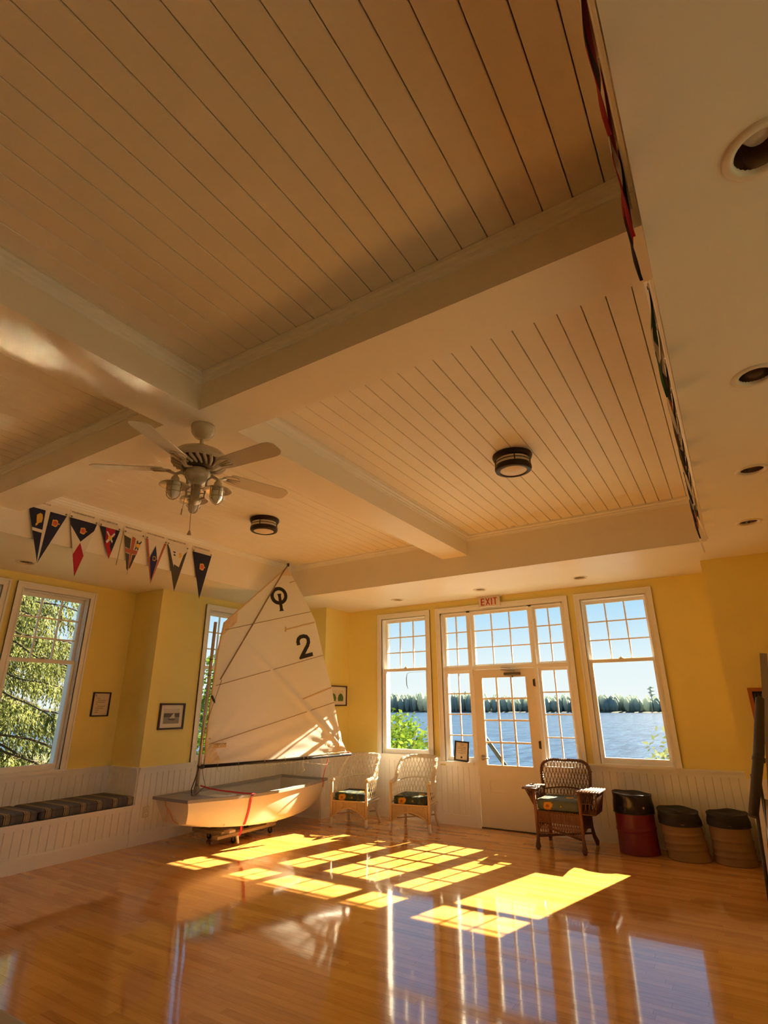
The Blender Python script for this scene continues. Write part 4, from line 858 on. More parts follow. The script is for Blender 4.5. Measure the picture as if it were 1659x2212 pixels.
q.add(vs, [f for i in range(n_) for j in [(i+1) % n_] for f in ((i*4, i*4+1, j*4+1, j*4), (i*4+2, j*4+2, j*4+3, i*4+3), (i*4, j*4, j*4+2, i*4+2), (i*4+1, i*4+3, j*4+3, j*4+1))]); q.build('emblem', M_sailnum, sail)
bar = [(-.032, .022), (.032, .022), (.022, -.01), (.022, -.195), (.034, -.225), (-.034, -.225), (-.022, -.195), (-.022, -.01)]
sail_shape([rot(a, b, 0.20, (.868, 3.035)) for a, b in bar], 'emblem', M_sailnum, 0.006)
# numeral 2 as one stroke outline
cen = []
for i in range(11):
    a = PI*1.0-PI*1.12*i/10; cen.append((0.085*math.cos(a)+0.0, 0.075*math.sin(a)+0.06))
cen = [(-0.085, 0.035)]+cen+[(0.045, -0.03), (-0.085, -0.125), (-0.085, -0.143), (0.105, -0.143)]
cen = [(-0.086, 0.03), (-0.086, 0.075), (-0.07, 0.11), (-0.035, 0.130), (0.01, 0.130), (0.05, 0.115), (0.07, 0.08), (0.066, 0.035), (0.045, 0.0), (-0.075, -0.125)]
def stroke(cen, wd):
    Lp, Rp = [], []
    for i, p in enumerate(cen):
        a = cen[max(0, i-1)]; b = cen[min(len(cen)-1, i+1)]; L = math.hypot(b[0]-a[0], b[1]-a[1]); nx, nz = -(b[1]-a[1])/L*wd/2, (b[0]-a[0])/L*wd/2; Lp.append((p[0]+nx, p[1]+nz)); Rp.append((p[0]-nx, p[1]-nz))
    return Lp+Rp[::-1]
c2_ = (1.285, 2.352); th2 = 0.28
sail_shape([rot(a*1.05, b*1.05, th2, c2_) for a, b in stroke(cen, 0.052)], 'numeral', M_sailnum, 0.005)
sail_shape([rot(a*1.05, b*1.05, th2, c2_) for a, b in [(-0.115, -0.155), (0.095, -0.155), (0.095, -0.105), (-0.03, -0.105), (-0.085, -0.10), (-0.115, -0.13)]], 'numeral', M_sailnum, 0.0056)
# boom and sprit
def pl(s_, z_, n_=0.0): return Vector((M0.x, M0.y, z_))+SD*s_+SN*n_
mb = MB(); mb.tube([pl(0.03, .872), pl(1.0, .885), pl(2.085, .913)], [0.019, 0.019, 0.018], 12); boom = mb.build('boom', M_boom, bt)
mb = MB(); mb.tube([pl(-0.02, .868), pl(0.06, .873)], 0.026, 10); mb.build('boom_jaw', M_boom, boom)
rl = random.Random(5)
for s_ in (.22, .48, .82, 1.1, 1.36, 1.42, 1.72, 1.98):
    z_ = .873+.02*s_; q = MB(); q.tube([pl(s_, z_+0.022+0.02, 0.004), pl(s_, z_, 0.021), pl(s_+0.004, z_-0.021), pl(s_+0.01, z_-0.022-rl.uniform(0.01, 0.05), 0.01), pl(s_+rl.uniform(0, 0.04), z_-0.03-rl.uniform(0.0, 0.06), 0.012)], 0.0028, 5); q.build('sail_tie', M_whiteL if s_ > 1.2 else M_stain, boom)
q = MB(); q.tube([pl(1.36, .885, 0.01), pl(1.35, .83, 0.01), pl(1.36, .79, 0.015), pl(1.38, .755, 0.015), pl(1.35, .735, 0.015)], 0.0035, 5); q.tube([pl(0.55, .865, 0.01), pl(0.9, .845, 0.01), pl(1.3, .86, 0.01), pl(1.7, .80, 0.0), pl(1.85, .87, 0.01)], 0.0022, 5); q.build('hanging_line', M_whiteL, boom)
for i_, dx_ in enumerate((-0.02, 0.0, 0.02)):
    q = MB(); q.tube([pl(2.0+dx_, .935+0.01*i_, 0.02), pl(2.02+dx_, .945, 0.026), pl(2.03+dx_, .93, 0.022)], 0.008, 6); q.build('clew_knot', M_rust if i_ else M_whiteL, boom)
mb = MB(); mb.tube([sailp(.150, 1.880, 0.012), sailp(.525, 2.63, 0.012), sailp(.715, 3.01, 0.011), sailp(.925, 3.40, 0.009), sailp(.985, 3.50, 0.008)], [0.008, 0.0095, 0.0095, 0.0085, 0.008], 10); mb.build('sprit', mat('sprit_brown_alloy', (0.26, 0.18, 0.10), 0.5), bt)
mb = MB(); mb.tube([sailp(.165, 1.875, 0.020), pl(0.06, 1.45, 0.01), pl(0.02, 1.25, 0.02)], 0.003, 5); mb.tube([pl(0.03, .87, .02), pl(0.06, .74, .03), pl(0.09, .66, .03), pl(0.02, .60, .03), pl(-0.02, .57, .04)], 0.003, 5); mb.tube([pl(-0.01, 0.86, .02), pl(-0.04, .76, .05), pl(-0.07, .64, .03), pl(-0.06, .57, .04)], 0.006, 6); mb.build('rigging_line', M_dark, bt)
mb = MB(); mb.obox(pl(.09, 1.64, 0.01), (0.02, 0.02, 0.10), Matrix.Rotation(0.6, 3, 'X')); mb.build('cleat', M_boom, mast)
q = MB(); q.obox(sailp(.985, 3.50, 0.012), (0.028, 0.02, 0.045)); q.build('peak_cap', M_boom, sail)
# webbing, cords
def ribbon(pts, wd, nrm, th=0.002):
    q = MB(); vs = []; n_ = len(pts); nrm = [Vector(n).normalized() for n in nrm]
    for i, p in enumerate(pts):
        p = Vector(p); a = Vector(pts[max(0, i-1)]); b = Vector(pts[min(n_-1, i+1)]); t_ = (b-a).normalized(); s_ = t_.cross(nrm[i]).normalized()*wd/2; o = nrm[i]*th
        vs += [p+s_+o, p-s_+o, p+s_, p-s_]
    q.add(vs, [f for i in range(n_-1) for f in ((i*4, i*4+1, i*4+5, i*4+4), (i*4+2, i*4+6, i*4+7, i*4+3), (i*4, i*4+4, i*4+6, i*4+2), (i*4+1, i*4+3, i*4+7, i*4+5))]); return q
st = thing('tie_down_strap', (-5.2, 5.3, 0.2), 'red webbing strap tied round the dinghy hull', 'strap')
P_ = [(-5.66, 4.85, .665), (-5.60, 4.95, .625), (-5.52, 5.06, .595), (-5.42, 5.16, .575), (-5.30, 5.22, .563), (-5.205, 5.26, .562), (-5.165, 5.265, .558)]
ribbon(P_, 0.030, [(0.3, -0.3, 1)]*6+[(1, 0, 1)]).build('upper_run', M_redl, st)
hs = []
yy_ = 5.262
tt = min([i/200 for i in range(201)], key=lambda t_: abs(stat(t_)[1]-yy_))
for i in range(9): hs.append(hull_pt(tt, 1-0.60*i/8)+Vector((0.004+(0.022 if i == 0 else 0), 0, 0)))
ribbon([(-5.166, 5.262, .562)]+hs, 0.034, [(1, 0, 0.4)]*2+[(1, 0, -0.2)]*7+[(0.4, 0, -1)]).build('side_run', M_redl, st)
e_ = hs[-1]; ribbon([e_+Vector((0.0, 0, 0)), e_+Vector((-0.02, 0.02, -0.06)), e_+Vector((-0.03, 0.0, -0.11))], 0.026, [(1, -0.3, 0)]*3).build('loose_end', M_redl, st)
q = MB(); q.obox(e_+Vector((-0.035, -0.01, -0.145)), (0.020, 0.02, 0.085), Matrix.Rotation(0.25, 3, 'X')); q.build('buckle', M_inw, st)
q = MB(); bz = pl(1.74, .905); gz = hull_pt(0.93, 1)
q.tube([bz, bz+(gz-bz)*0.25+Vector((0.002, 0.004, 0)), bz+(gz-bz)*0.6, gz+Vector((0.02, 0, 0.015)), gz+Vector((0.03, 0.0, -0.02)), gz+Vector((0.026, -0.01, -0.085))], 0.006, 6); q.tube([gz+Vector((0.012+0.02*math.cos(2*PI*i/8), 0, 0.02*math.sin(2*PI*i/8))) for i in range(8)], 0.006, 5, closed=True)
tag(q.build('cord', mat('pink_red_cord', (0.50, 0.08, 0.07), 0.8), loc=bz), 'thin red cord from boom down to the dinghy stern rail', 'cord')
q = MB(); bo = hull_pt(0, 0.1)
q.tube([(-5.76, 4.455, .565), (-5.755, 4.47, .49), (-5.735, 4.50, .45), (-5.67, 4.525, .34), (-5.60, 4.545, .315)], 0.004, 5); q.tube([(-5.742, 4.49, .45), (-5.78, 4.515, .36), (-5.785, 4.53, .315)], 0.004, 5); q.ball((-5.738, 4.487, .45), 0.010, 6); tag(q.build('cord', M_orangel, loc=(-5.74, 4.47, .45)), 'thin orange cord knotted down the dinghy bow', 'cord')
# dolly under the boat
M_wood = mat('shade_toned_lumber', (0.36, 0.28, 0.18), 0.7, noise=0.15, nscale=10, stretch=(1, 8, 8)); M_rubber = mat('black_rubber', (0.015, 0.013, 0.012), 0.7); M_steel = mat('caster_steel', (0.30, 0.26, 0.2), 0.4, 0.8)  # lumber colour darkened to carry the shade under the hull
dy = thing('boat_dolly', (-5.68, 5.6, 0), 'low wooden dolly on casters under the dinghy', 'dolly')
for (x0, x1, y0, y1) in ((-6.02, -5.50, 5.10, 5.20), (-6.02, -5.47, 5.83, 5.93)): q = MB(); q.box(x0, x1, y0, y1, 0.115, 0.150); q.build('cross_board', M_wood, dy)
for x in (-5.97, -5.56): q = MB(); q.box(x, x+0.09, 5.02, 6.0, 0.085, 0.115); q.build('long_board', M_wood, dy)
for (x, y) in ((-5.42, 5.87), (-5.97, 5.87), (-5.42, 5.15), (-5.97, 5.15)): q = MB(); q.box(x-0.04, x+0.05, y-0.045, y+0.045, 0.15, 0.176); q.build('cradle_block', M_wood, dy)
for (x, y) in ((-5.50, 5.93), (-5.93, 5.93), (-5.50, 5.30), (-5.93, 5.30)):
    q = MB(); q.lathe([(0.001, -0.012), (0.030, -0.012), (0.034, -0.008), (0.034, 0.008), (0.030, 0.012), (0.001, 0.012)], (x, y, 0.034), 18, Matrix.Rotation(PI/2, 3, 'X')); c_ = q.build('caster_wheel', M_rubber, dy)
    q = MB(); q.box(x-0.004, x+0.02, y-0.018, y-0.014, 0.03, 0.082); q.box(x-0.004, x+0.02, y+0.014, y+0.018, 0.03, 0.082); q.box(x-0.03, x+0.03, y-0.03, y+0.03, 0.08, 0.086); q.build('caster_fork', M_steel, c_)

# ------------------------------------------------------------------ wicker chairs
def floral_mat(nm, ground):
    m = bpy.data.materials.new(nm); m.use_nodes = True; t = m.node_tree; b = t.nodes['Principled BSDF']; b.inputs['Roughness'].default_value = 0.85
    c = t.nodes.new('ShaderNodeTexCoord'); v = t.nodes.new('ShaderNodeTexVoronoi'); v.inputs['Scale'].default_value = 5.6; v.inputs['Randomness'].default_value = 0.85
    n = t.nodes.new('ShaderNodeTexNoise'); n.inputs['Scale'].default_value = 26; n.inputs['Detail'].default_value = 3; t.links.new(c.outputs['Object'], n.inputs['Vector']); t.links.new(c.outputs['Object'], v.inputs['Vector'])
    a = t.nodes.new('ShaderNodeMath'); a.operation = 'MULTIPLY_ADD'; a.inputs[1].default_value = 0.34; t.links.new(n.outputs['Fac'], a.inputs[0]); t.links.new(v.outputs['Distance'], a.inputs[2])
    r = t.nodes.new('ShaderNodeValToRGB'); el = r.color_ramp.elements; r.color_ramp.interpolation = 'LINEAR'
    el[0].position = 0.22; el[0].color = (0.30, 0.10, 0.015, 1); el[1].position = 0.30; el[1].color = (0.62, 0.26, 0.02, 1)
    for p_, c_ in ((0.44, (0.60, 0.30, 0.03)), (0.47, (0.10, 0.12, 0.03)), (0.53, ground), (0.66, ground), (0.72, (0.10, 0.12, 0.05)), (0.78, ground)): q = el.new(p_); q.color = (*c_, 1)
    t.links.new(a.outputs[0], r.inputs[0]); t.links.new(r.outputs[0], b.inputs['Base Color']); return m
M_floral = floral_mat('floral_green_fabric', (0.028, 0.045, 0.042)); M_floral2 = floral_mat('floral_grey_fabric', (0.10, 0.12, 0.11))
M_wickw = mat('white_wicker', (0.72, 0.66, 0.55), 0.6, noise=0.12, nscale=40); M_cane = mat('bare_cane', (0.68, 0.50, 0.26), 0.55, noise=0.15, nscale=40); M_wickb = mat('brown_wicker', (0.115, 0.045, 0.016), 0.42, noise=0.3, nscale=50); M_caneb = mat('brown_cane', (0.23, 0.09, 0.03), 0.45, noise=0.2, nscale=40)
def weave(mb, P0, P1, z0, z1, top_n, nrm, step=0.0105, r=0.0050, pitch=0.040, arch=None, amp=0.0085):
    """rows of strands woven round stakes between two posts; arch(u) gives the lower edge"""
    P0, P1 = Vector(P0), Vector(P1); L = (P1-P0).length; nz = int((z1-z0)/step); N_ = Vector(nrm)
    for j in range(nz):
        z = z0+step*(j+0.5); n_ = max(6, int(L/(pitch/2))); run = []
        def flush_run():
            if len(run) > 2: mb.tube(run, r, 5, cap=False)
        for i in range(n_+1):
            u = i/n_
            if arch and z < arch(u): flush_run(); run = []; continue
            p = P0+(P1-P0)*u; ph = math.cos(PI*i); run.append(p+Vector((0, 0, z))+N_*amp*ph)
        flush_run()
def braid(mb, pts, r, n=10, wrap=46):
    mb.tube(pts, r*0.86, n)
    # a strand wound round the core gives the wrapped-cane relief
    ls = [0]; V_ = [Vector(p) for p in pts]
    for a, b in zip(V_, V_[1:]): ls.append(ls[-1]+(b-a).length)
    T = ls[-1]; turns = max(3, int(T*wrap)); m_ = turns*6; out = []
    for k in range(m_+1):
        d = T*k/m_; i = max(0, min(len(V_)-2, next((q for q in range(len(V_)-1) if d <= ls[q+1]), len(V_)-2))); f = (d-ls[i])/max(1e-6, ls[i+1]-ls[i]); p = V_[i].lerp(V_[i+1], f); t_ = (V_[i+1]-V_[i]).normalized()
        u = t_.cross(Vector((0, 0.3, 1))).normalized(); w_ = t_.cross(u); a = 2*PI*k/6; out.append(p+(u*math.cos(a)+w_*math.sin(a))*r*0.92)
    mb.tube(out, r*0.28, 4, cap=False)
def wicker_white(label, loc, rz):
    t = thing('wicker_armchair', (0, 0, 0), label, 'chair', 'wicker armchairs by the far wall'); W, D, HA, HT = 0.265, 0.235, 0.575, 0.865
    # plan curve from left arm front round the back to right arm front
    def plan(u, z):
        lean = 0.20*max(0, z-0.36); sp = 0.05*max(0, (z-0.36))
        pts = [(-W, -D), (-W-0.005, -0.05), (-W+0.005, 0.10), (-0.20, 0.235), (-0.08, 0.285), (0.08, 0.285), (0.20, 0.235), (W-0.005, 0.10), (W+0.005, -0.05), (W, -D)]
        x = u*(len(pts)-1); i = min(int(x), len(pts)-2); f = x-i; g = lambda k: pts[max(0, min(len(pts)-1, k))]
        q = [0.5*((2*g(i)[d])+(g(i+1)[d]-g(i-1)[d])*f+(2*g(i-1)[d]-5*g(i)[d]+4*g(i+1)[d]-g(i+2)[d])*f*f+(3*g(i)[d]-g(i-1)[d]-3*g(i+1)[d]+g(i+2)[d])*f**3) for d in (0, 1)]
        bk = max(0, min(1, (q[1]+0.05)/0.30)); return Vector((q[0]*(1+sp*bk*1.2), q[1]+lean*bk, z))
    def rim(u):
        a = abs(u-0.5)*2
        if a < 0.42: return HT-0.02*(a/0.42)**2
        if a < 0.56: k = (a-0.42)/0.14; return HT-0.02-(0.09*k*k)
        if a < 0.80: k = (a-0.56)/0.24; return HT-0.11-(HT-0.11-HA-0.012)*(k*k*(3-2*k))
        return HA+0.012-0.012*(a-0.8)/0.2
    mb = MB(); braid(mb, [plan(i/60, rim(i/60)) for i in range(61)], 0.0255); mb.build('rim', M_wickw, t)
    z0 = 0.33; mb = MB(); NS = 27
    for fam in (1, -1):
        for k in range(-NS, 2*NS):
            run = []
            for i in range(15):
                w_ = i/14; u = k/NS*1.0+fam*0.16*w_
                if u < 0.0 or u > 1.0: 
                    if len(run) > 1: mb.tube(run, 0.0050, 4, cap=False)
                    run = []; continue
                zt = rim(u)-0.01; z = z0+(HT-0.01-z0)*w_
                if z > zt:
                    if len(run) > 0: run.append(plan(u, zt))
                    break
                run.append(plan(u, z)+Vector((0, 0.003*fam, 0)))
            if len(run) > 1: mb.tube(run, 0.0050, 4, cap=False)
    mb.build('lattice', M_wickw, t, kind='stuff')
    mb = MB(); mb.tube([plan(0.17+0.66*i/40, HA-0.012+0.03*math.sin(PI*i/40)) for i in range(41)], 0.0095, 6); mb.tube([plan(i/40, z0+0.01) for i in range(41)], 0.011, 6); mb.build('back_band', M_wickw, t)
    for sx in (-1, 1):
        q = MB(); x = sx*W; q.tube([(x, -D, 0.10), (x, -D, 0.30), (x, -D, HA)], [0.019, 0.018, 0.018], 10); q.build('front_post', M_cane, t)
        q = MB(); q.tube([(x, -D, 0.12), (x, -D, 0.09), (x+sx*0.002, -D-0.004, 0.06), (x+sx*0.006, -D-0.010, 0.03), (x+sx*0.006, -D-0.010, 0.0)], [0.018, 0.022, 0.019, 0.026, 0.017], 10); q.build('leg', M_wickw, t)
        q = MB(); q.tube([(sx*0.215, 0.22, 0.33), (sx*0.215, 0.225, 0.17), (sx*0.225, 0.245, 0.09), (sx*0.24, 0.27, 0.035), (sx*0.243, 0.275, 0.0)], [0.018, 0.018, 0.021, 0.024, 0.016], 10); q.build('leg', M_wickw, t)
    arch = lambda u: 0.105+0.13*max(0.0, 1-(abs(u-0.5)/0.5)**2.0)
    mb = MB(); weave(mb, (-W, -D, 0), (W, -D, 0), 0.10, 0.315, 0, (0, -1, 0), arch=arch); 
    for i in range(1, 18): u = i/18; x = -W+2*W*u; mb.tube([(x, -D, arch(u)), (x, -D, 0.318)], 0.0055, 5)
    mb.build('front_apron', M_cane, t)
    mb = MB(); braid(mb, [(-W+2*W*i/24, -D-0.003, arch(i/24)) for i in range(25)], 0.010, 8, 60); mb.tube([(-W, -D-0.002, 0.318), (W, -D-0.002, 0.318)], 0.010, 6); mb.build('apron_edge', M_cane, t)
    for sx in (-1, 1):
        mb = MB(); a2 = lambda u: 0.115+0.13*max(0.0, 1-(abs(u-0.5)/0.5)**2.0); weave(mb, (sx*W, -D, 0), (sx*0.225, 0.22, 0), 0.11, 0.315, 0, (sx, 0, 0), arch=a2)
        braid(mb, [(sx*(W+(0.225-W)*i/20), -D+(0.22+D)*i/20, a2(i/20)) for i in range(21)], 0.009, 7, 60); mb.build('side_apron', M_wickw, t)
    mb = MB(); mb.rbox(-W+0.01, W-0.01, -D+0.012, 0.25, 0.288, 0.312, 0.006, 1); mb.build('seat', M_wickw, t)
    mb = MB(); mb.tube([(-W, -D, 0.15), (0.215, 0.22, 0.15)], 0.008, 6); mb.tube([(W, -D, 0.154), (-0.215, 0.22, 0.154)], 0.008, 6); mb.build('stretcher', M_cane, t)
    t.location = loc; t.rotation_euler = (0, 0, rz); return t
def cushion(label, loc, rz, m_, w_=0.47, d_=0.44, h=0.105):
    t = thing('seat_cushion', (0, 0, 0), label, 'cushion', 'floral seat cushions'); q = MB(); q.rbox(-w_/2, w_/2, -d_/2, d_/2, 0, h, 0.032, 4)
    q.v = [(x, y, z+(0.014*(1-(2*x/w_)**2)*(1-(2*y/d_)**2) if z > h*0.6 else 0)) for x, y, z in q.v]; q.build('cover', m_, t)
    p = MB()
    for zz in (0.018, h-0.012): p.tube([(-w_/2+0.03, -d_/2, zz), (w_/2-0.03, -d_/2, zz), (w_/2, -d_/2+0.03, zz), (w_/2, d_/2-0.03, zz), (w_/2-0.03, d_/2, zz), (-w_/2+0.03, d_/2, zz), (-w_/2, d_/2-0.03, zz), (-w_/2, -d_/2+0.03, zz)], 0.004, 6, closed=True)
    p.build('piping', m_, t); t.location = loc; t.rotation_euler = (0, 0, rz); return t
C1, R1 = Vector((-4.84, 6.94, 0)), math.radians(9); C2, R2 = Vector((-3.98, 7.10, 0)), math.radians(11)
ch1 = wicker_white('white wicker armchair nearest the dinghy stern', C1, R1)
ch2 = dup(ch1, 'white wicker armchair beside the sidelight, second from the dinghy', C2, R2)
cushion('green floral cushion on the white armchair nearest the dinghy', C1+Vector((0, 0, 0.312)), R1, M_floral); cushion('green floral cushion on the white armchair beside the sidelight', C2+Vector((0, 0, 0.312)), R2, M_floral)

# brown armchair with tray arms
C3 = Vector((-2.005, 7.16, 0)); bc = thing('wicker_armchair', (0, 0, 0), 'dark brown wicker armchair with flat flared arms in front of door', 'chair', 'wicker armchairs by the far wall')
W, D, HA, HT = 0.255, 0.25, 0.615, 0.895
def bplan(u, z):
    x = -0.30+0.60*u; y = 0.23+0.045*math.cos((u-0.5)*PI)-0.045+0.16*max(0, z-0.38); return Vector((x*(1.0-0.0*(z)), y, z))
def brim(u):
    a = abs(u-0.5)*2; return HT if a < 0.55 else HT-0.115*(1-math.sqrt(max(0, 1-((a-0.55)/0.45)**2)))
top = [bplan(0, 0.38+(HT-0.115-0.38)*i/14)+Vector((0.035*(1-i/14), 0, 0)) for i in range(15)]+[bplan(i/40, brim(i/40)) for i in range(1, 40)]+[bplan(1, 0.38+(HT-0.115-0.38)*(14-i)/14)+Vector((-0.035*(i/14), 0, 0)) for i in range(15)]
mb = MB(); braid(mb, top, 0.020, 10, 40); mb.build('rim', M_wickb, bc)
mb = MB(); NS = 15
for fam in (1, -1):
    for k in range(-8, NS+9):
        run = []
        for i in range(19):
            w_ = i/18; u = k/NS+fam*0.30*w_; z = 0.37+(HT-0.37)*w_; side = 0.06*max(0, 1-w_*1.2)
            if u < side or u > 1-side or z > brim(max(0, min(1, u))):
                if len(run) > 1: mb.tube(run, 0.0042, 4, cap=False)
                run = []; continue
            run.append(bplan(u, z)+Vector((0, 0.003*fam, 0)))
        if len(run) > 1: mb.tube(run, 0.0042, 4, cap=False)
mb.build('lattice', M_wickb, bc, kind='stuff')
mb = MB(); mb.tube([bplan(0.04+0.92*i/24, 0.565+0.03*math.sin(PI*i/24)) for i in range(25)], 0.009, 6); mb.build('back_band', M_wickb, bc)
for sx in (-1, 1):
    q = MB(); q.tube([(sx*W, -D, 0.05), (sx*W, -D, 0.35), (sx*(W+0.002), -D, HA)], 0.0175, 10); q.build('front_post', M_caneb, bc)
    q = MB(); q.tube([(sx*W, -D, 0.15), (sx*W, -D, 0.10), (sx*(W+0.004), -D-0.006, 0.06), (sx*(W+0.004), -D-0.01, 0.03), (sx*(W+0.003), -D-0.01, 0.0)], [0.018, 0.020, 0.024, 0.030, 0.018], 10)
    for zz in (0.055, 0.042, 0.029): q.tube([(sx*(W+0.004)+0.028*math.cos(2*PI*i/12), -D-0.008+0.028*math.sin(2*PI*i/12), zz+0.006*math.sin(2*PI*i/12)) for i in range(12)], 0.004, 5, closed=True)
    q.build('leg', M_wickb, bc)
    q = MB(); q.tube([(sx*0.25, 0.22, 0.38), (sx*0.25, 0.225, 0.20), (sx*0.258, 0.25, 0.10), (sx*0.275, 0.285, 0.04), (sx*0.277, 0.287, 0.0)], [0.018, 0.019, 0.022, 0.028, 0.018], 10); q.build('leg', M_wickb, bc)
    # flat arm and flared basket below it
    ow = 0.235 if sx > 0 else 0.135
    q = MB(); x0, x1 = sx*(W-0.03), sx*(W+ow); q.rbox(min(x0, x1), max(x0, x1), -D-0.03, 0.10, HA-0.004, HA+0.014, 0.006, 2)
    for k in range(9): xx_ = x0+(x1-x0)*(k+0.5)/9; q.tube([(xx_, -D-0.03, HA+0.014), (xx_, 0.10, HA+0.014)], 0.006, 5)
    for yy in (-D-0.03, 0.10): braid(q, [(x0, yy, HA+0.006), (x1, yy, HA+0.006)], 0.010, 7, 60)
    q.build('arm_top', M_wickb, bc)
    q = MB(); zb_ = 0.40 if sx > 0 else 0.46; bw_ = (0.10 if sx > 0 else 0.0)
    B = lambda f, yy, k: Vector((sx*(W+(ow-0.03)*f*(1-k)+(bw_ if sx > 0 else 0.02)*f*k+0.06*k*(1 if sx > 0 else 0)*f), yy, HA-0.005-(HA-zb_)*k))
    for yy in (-D, 0.08):
        for k in range(5): q.tube([B(k/4, yy, 0), B(min(1, k/4+0.2), yy, 1)], 0.0045, 5)
        for k in range(4): q.tube([B((k+1)/4, yy, 0), B(k/4, yy, 1)], 0.0045, 5)
        q.tube([B(0, yy, 0.5), B(1, yy, 0.5)], 0.005, 5); q.tube([B(0, yy, 1), B(1, yy, 1)], 0.008, 6)
    for k in range(9):
        yy = -D+(D+0.08)*k/8; q.tube([B(1, yy, 0), B(1, yy, 1)], 0.005, 5); q.tube([B(0, yy, 0), B(0, yy, 1)], 0.0045, 5)
        q.tube([B(1, yy, 1), B(0, yy, 1)], 0.006, 5)
        if k < 8: q.tube([B(1, yy, 0), B(1, yy+(D+0.08)/8, 1)], 0.0045, 5)
    for kk in (0.33, 0.66, 1.0): q.tube([B(1, -D, kk), B(1, 0.08, kk)], 0.006, 5)
    q.build('arm_basket', M_wickb, bc)
    q = MB(); weave(q, (sx*W, -D, 0), (sx*0.25, 0.22, 0), 0.16, 0.40, 0, (sx, 0, 0), arch=lambda u: 0.16+0.05*max(0.0, 1-(abs(u-0.5)/0.5)**2)); q.build('side_apron', M_wickb, bc)
mb = MB(); weave(mb, (-W, -D, 0), (W, -D, 0), 0.275, 0.40, 0, (0, -1, 0)); weave(mb, (-W, -D, 0), (W, -D, 0), 0.14, 0.19, 0, (0, -1, 0), arch=lambda u: 0.14+0.03*max(0.0, 1-(abs(u-0.5)/0.5)**2))
for i in range(19): x = -W+2*W*i/18; mb.tube([(x, -D, 0.18), (x, -D, 0.40)], 0.005, 5)
for i in range(18): x = -W+2*W*i/18; mb.tube([(x, -D-0.004, 0.19), (x+2*W/18, -D-0.004, 0.275)], 0.0035, 4); mb.tube([(x+2*W/18, -D-0.004, 0.19), (x, -D-0.004, 0.275)], 0.0035, 4)
mb.build('front_apron', M_caneb, bc)
mb = MB(); mb.rbox(-W+0.01, W-0.01, -D+0.012, 0.24, 0.372, 0.398, 0.006, 1); mb.build('seat', M_wickb, bc)
mb = MB(); mb.tube([(-W, -D, 0.13), (0.25, 0.22, 0.13)], 0.012, 7); mb.tube([(W, -D, 0.135), (-0.25, 0.22, 0.135)], 0.012, 7); mb.build('stretcher', M_wickb, bc)
bc.location = C3
cushion('grey green floral cushion on the dark brown wicker armchair', C3+Vector((0, -0.015, 0.399)), 0, M_floral2, 0.48, 0.44, 0.115)

# ------------------------------------------------------------------ three covered drums
M_vinyl = mat('black_vinyl', (0.012, 0.011, 0.012), 0.28, bump=0.2, bscale=12); M_vinyl2 = mat('dull_black_cloth', (0.018, 0.015, 0.013), 0.6, bump=0.3, bscale=14); M_drumr = mat('dark_red_vinyl', (0.17, 0.008, 0.012), 0.38, bump=0.1, bscale=9); M_drumt = mat('tan_canvas', (0.30, 0.18, 0.08), 0.75, noise=0.12, nscale=7, bump=0.2, bscale=15)
def drum(c, r_, h, hc, mbody, mcap, label, lean=0.0, leany=0.0, sag=0.0, rings=(), seed=0):
    rg = random.Random(seed); t = thing('covered_bin', (c[0], c[1], 0), label, 'bin', 'soft round bins by the far wall')
    def P_(a, z, rr): 
        k = z/h; return Vector((c[0]+lean*k+rr*math.cos(a), c[1]+leany*k+rr*math.sin(a), z))
    def body(a_, k):
        a = 2*PI*a_; z = hc*k+0.004*(1-k); rr = r_*(1+0.03*(1-k)**3)+0.004*math.sin(3*a+seed)*(1-k)
        for zr in rings: rr += 0.009*math.exp(-((z-zr-0.012*math.sin(a+seed))/0.010)**2)
        return P_(a, z, rr)
    q = MB(); q.grid(body, 48, 40, closed_u=True); q.add([P_(2*PI*i/24, 0.004, r_*1.02) for i in range(24)], [tuple(reversed(range(24)))]); q.build('body', mbody, t)
    def cap_(a_, k):
        a = 2*PI*a_; edge = h-sag*(0.5+0.5*math.sin(a*1.0+seed*1.3))
        if k < 0.6: z = hc-0.02+(edge-hc+0.02)*(k/0.6); rr = r_*(1.035+0.012*math.sin(7*a+seed)*(1-k))+0.006*math.sin(k*9+a*2)
        else: q_ = (k-0.6)/0.4; rr = r_*1.035*max(0.002, math.cos(q_*PI/2)**0.8); z = edge+0.012*math.sin(min(1, q_*3)*PI)-0.030*math.sin(q_*PI/2)+0.004*math.sin(5*a+q_*4)
        return P_(a, z, rr)
    q = MB(); q.grid(cap_, 56, 34, closed_u=True); q.build('cover', mcap, t)
    q = MB(); q.tube([P_(2*PI*i/40, hc-0.018, r_*1.05) for i in range(40)], 0.006, 6, closed=True); q.build('cover_hem', mcap, t)
    return t
d1_ = drum((-1.26, 7.345), 0.205, 0.60, 0.42, M_drumr, M_vinyl, 'tall dark red bin with shiny black cover', 0.0, 0.0, 0.02, (0.24,), 1)
for a in (-2.7, -0.9):
    q = MB(); q.lathe([(0.001, 0.004), (0.010, 0.003), (0.012, 0)], (-1.26+0.216*math.cos(a), 7.345+0.216*math.sin(a), 0.47), 10, Matrix.Rotation(a, 3, 'Z') @ Matrix.Rotation(PI/2, 3, 'Y')); q.build('eyelet', M_steel, d1_)
drum((-0.765, 7.335), 0.200, 0.465, 0.345, M_drumt, M_vinyl2, 'tan canvas bin with black cover between the other two bins', -0.05, 0.02, 0.03, (0.10, 0.16, 0.235), 2)
drum((-0.340, 7.385), 0.190, 0.470, 0.365, M_drumt, M_vinyl2, 'tan canvas bin with black cover next to the right pier', -0.005, 0.0, 0.025, (0.07, 0.13, 0.21), 3)

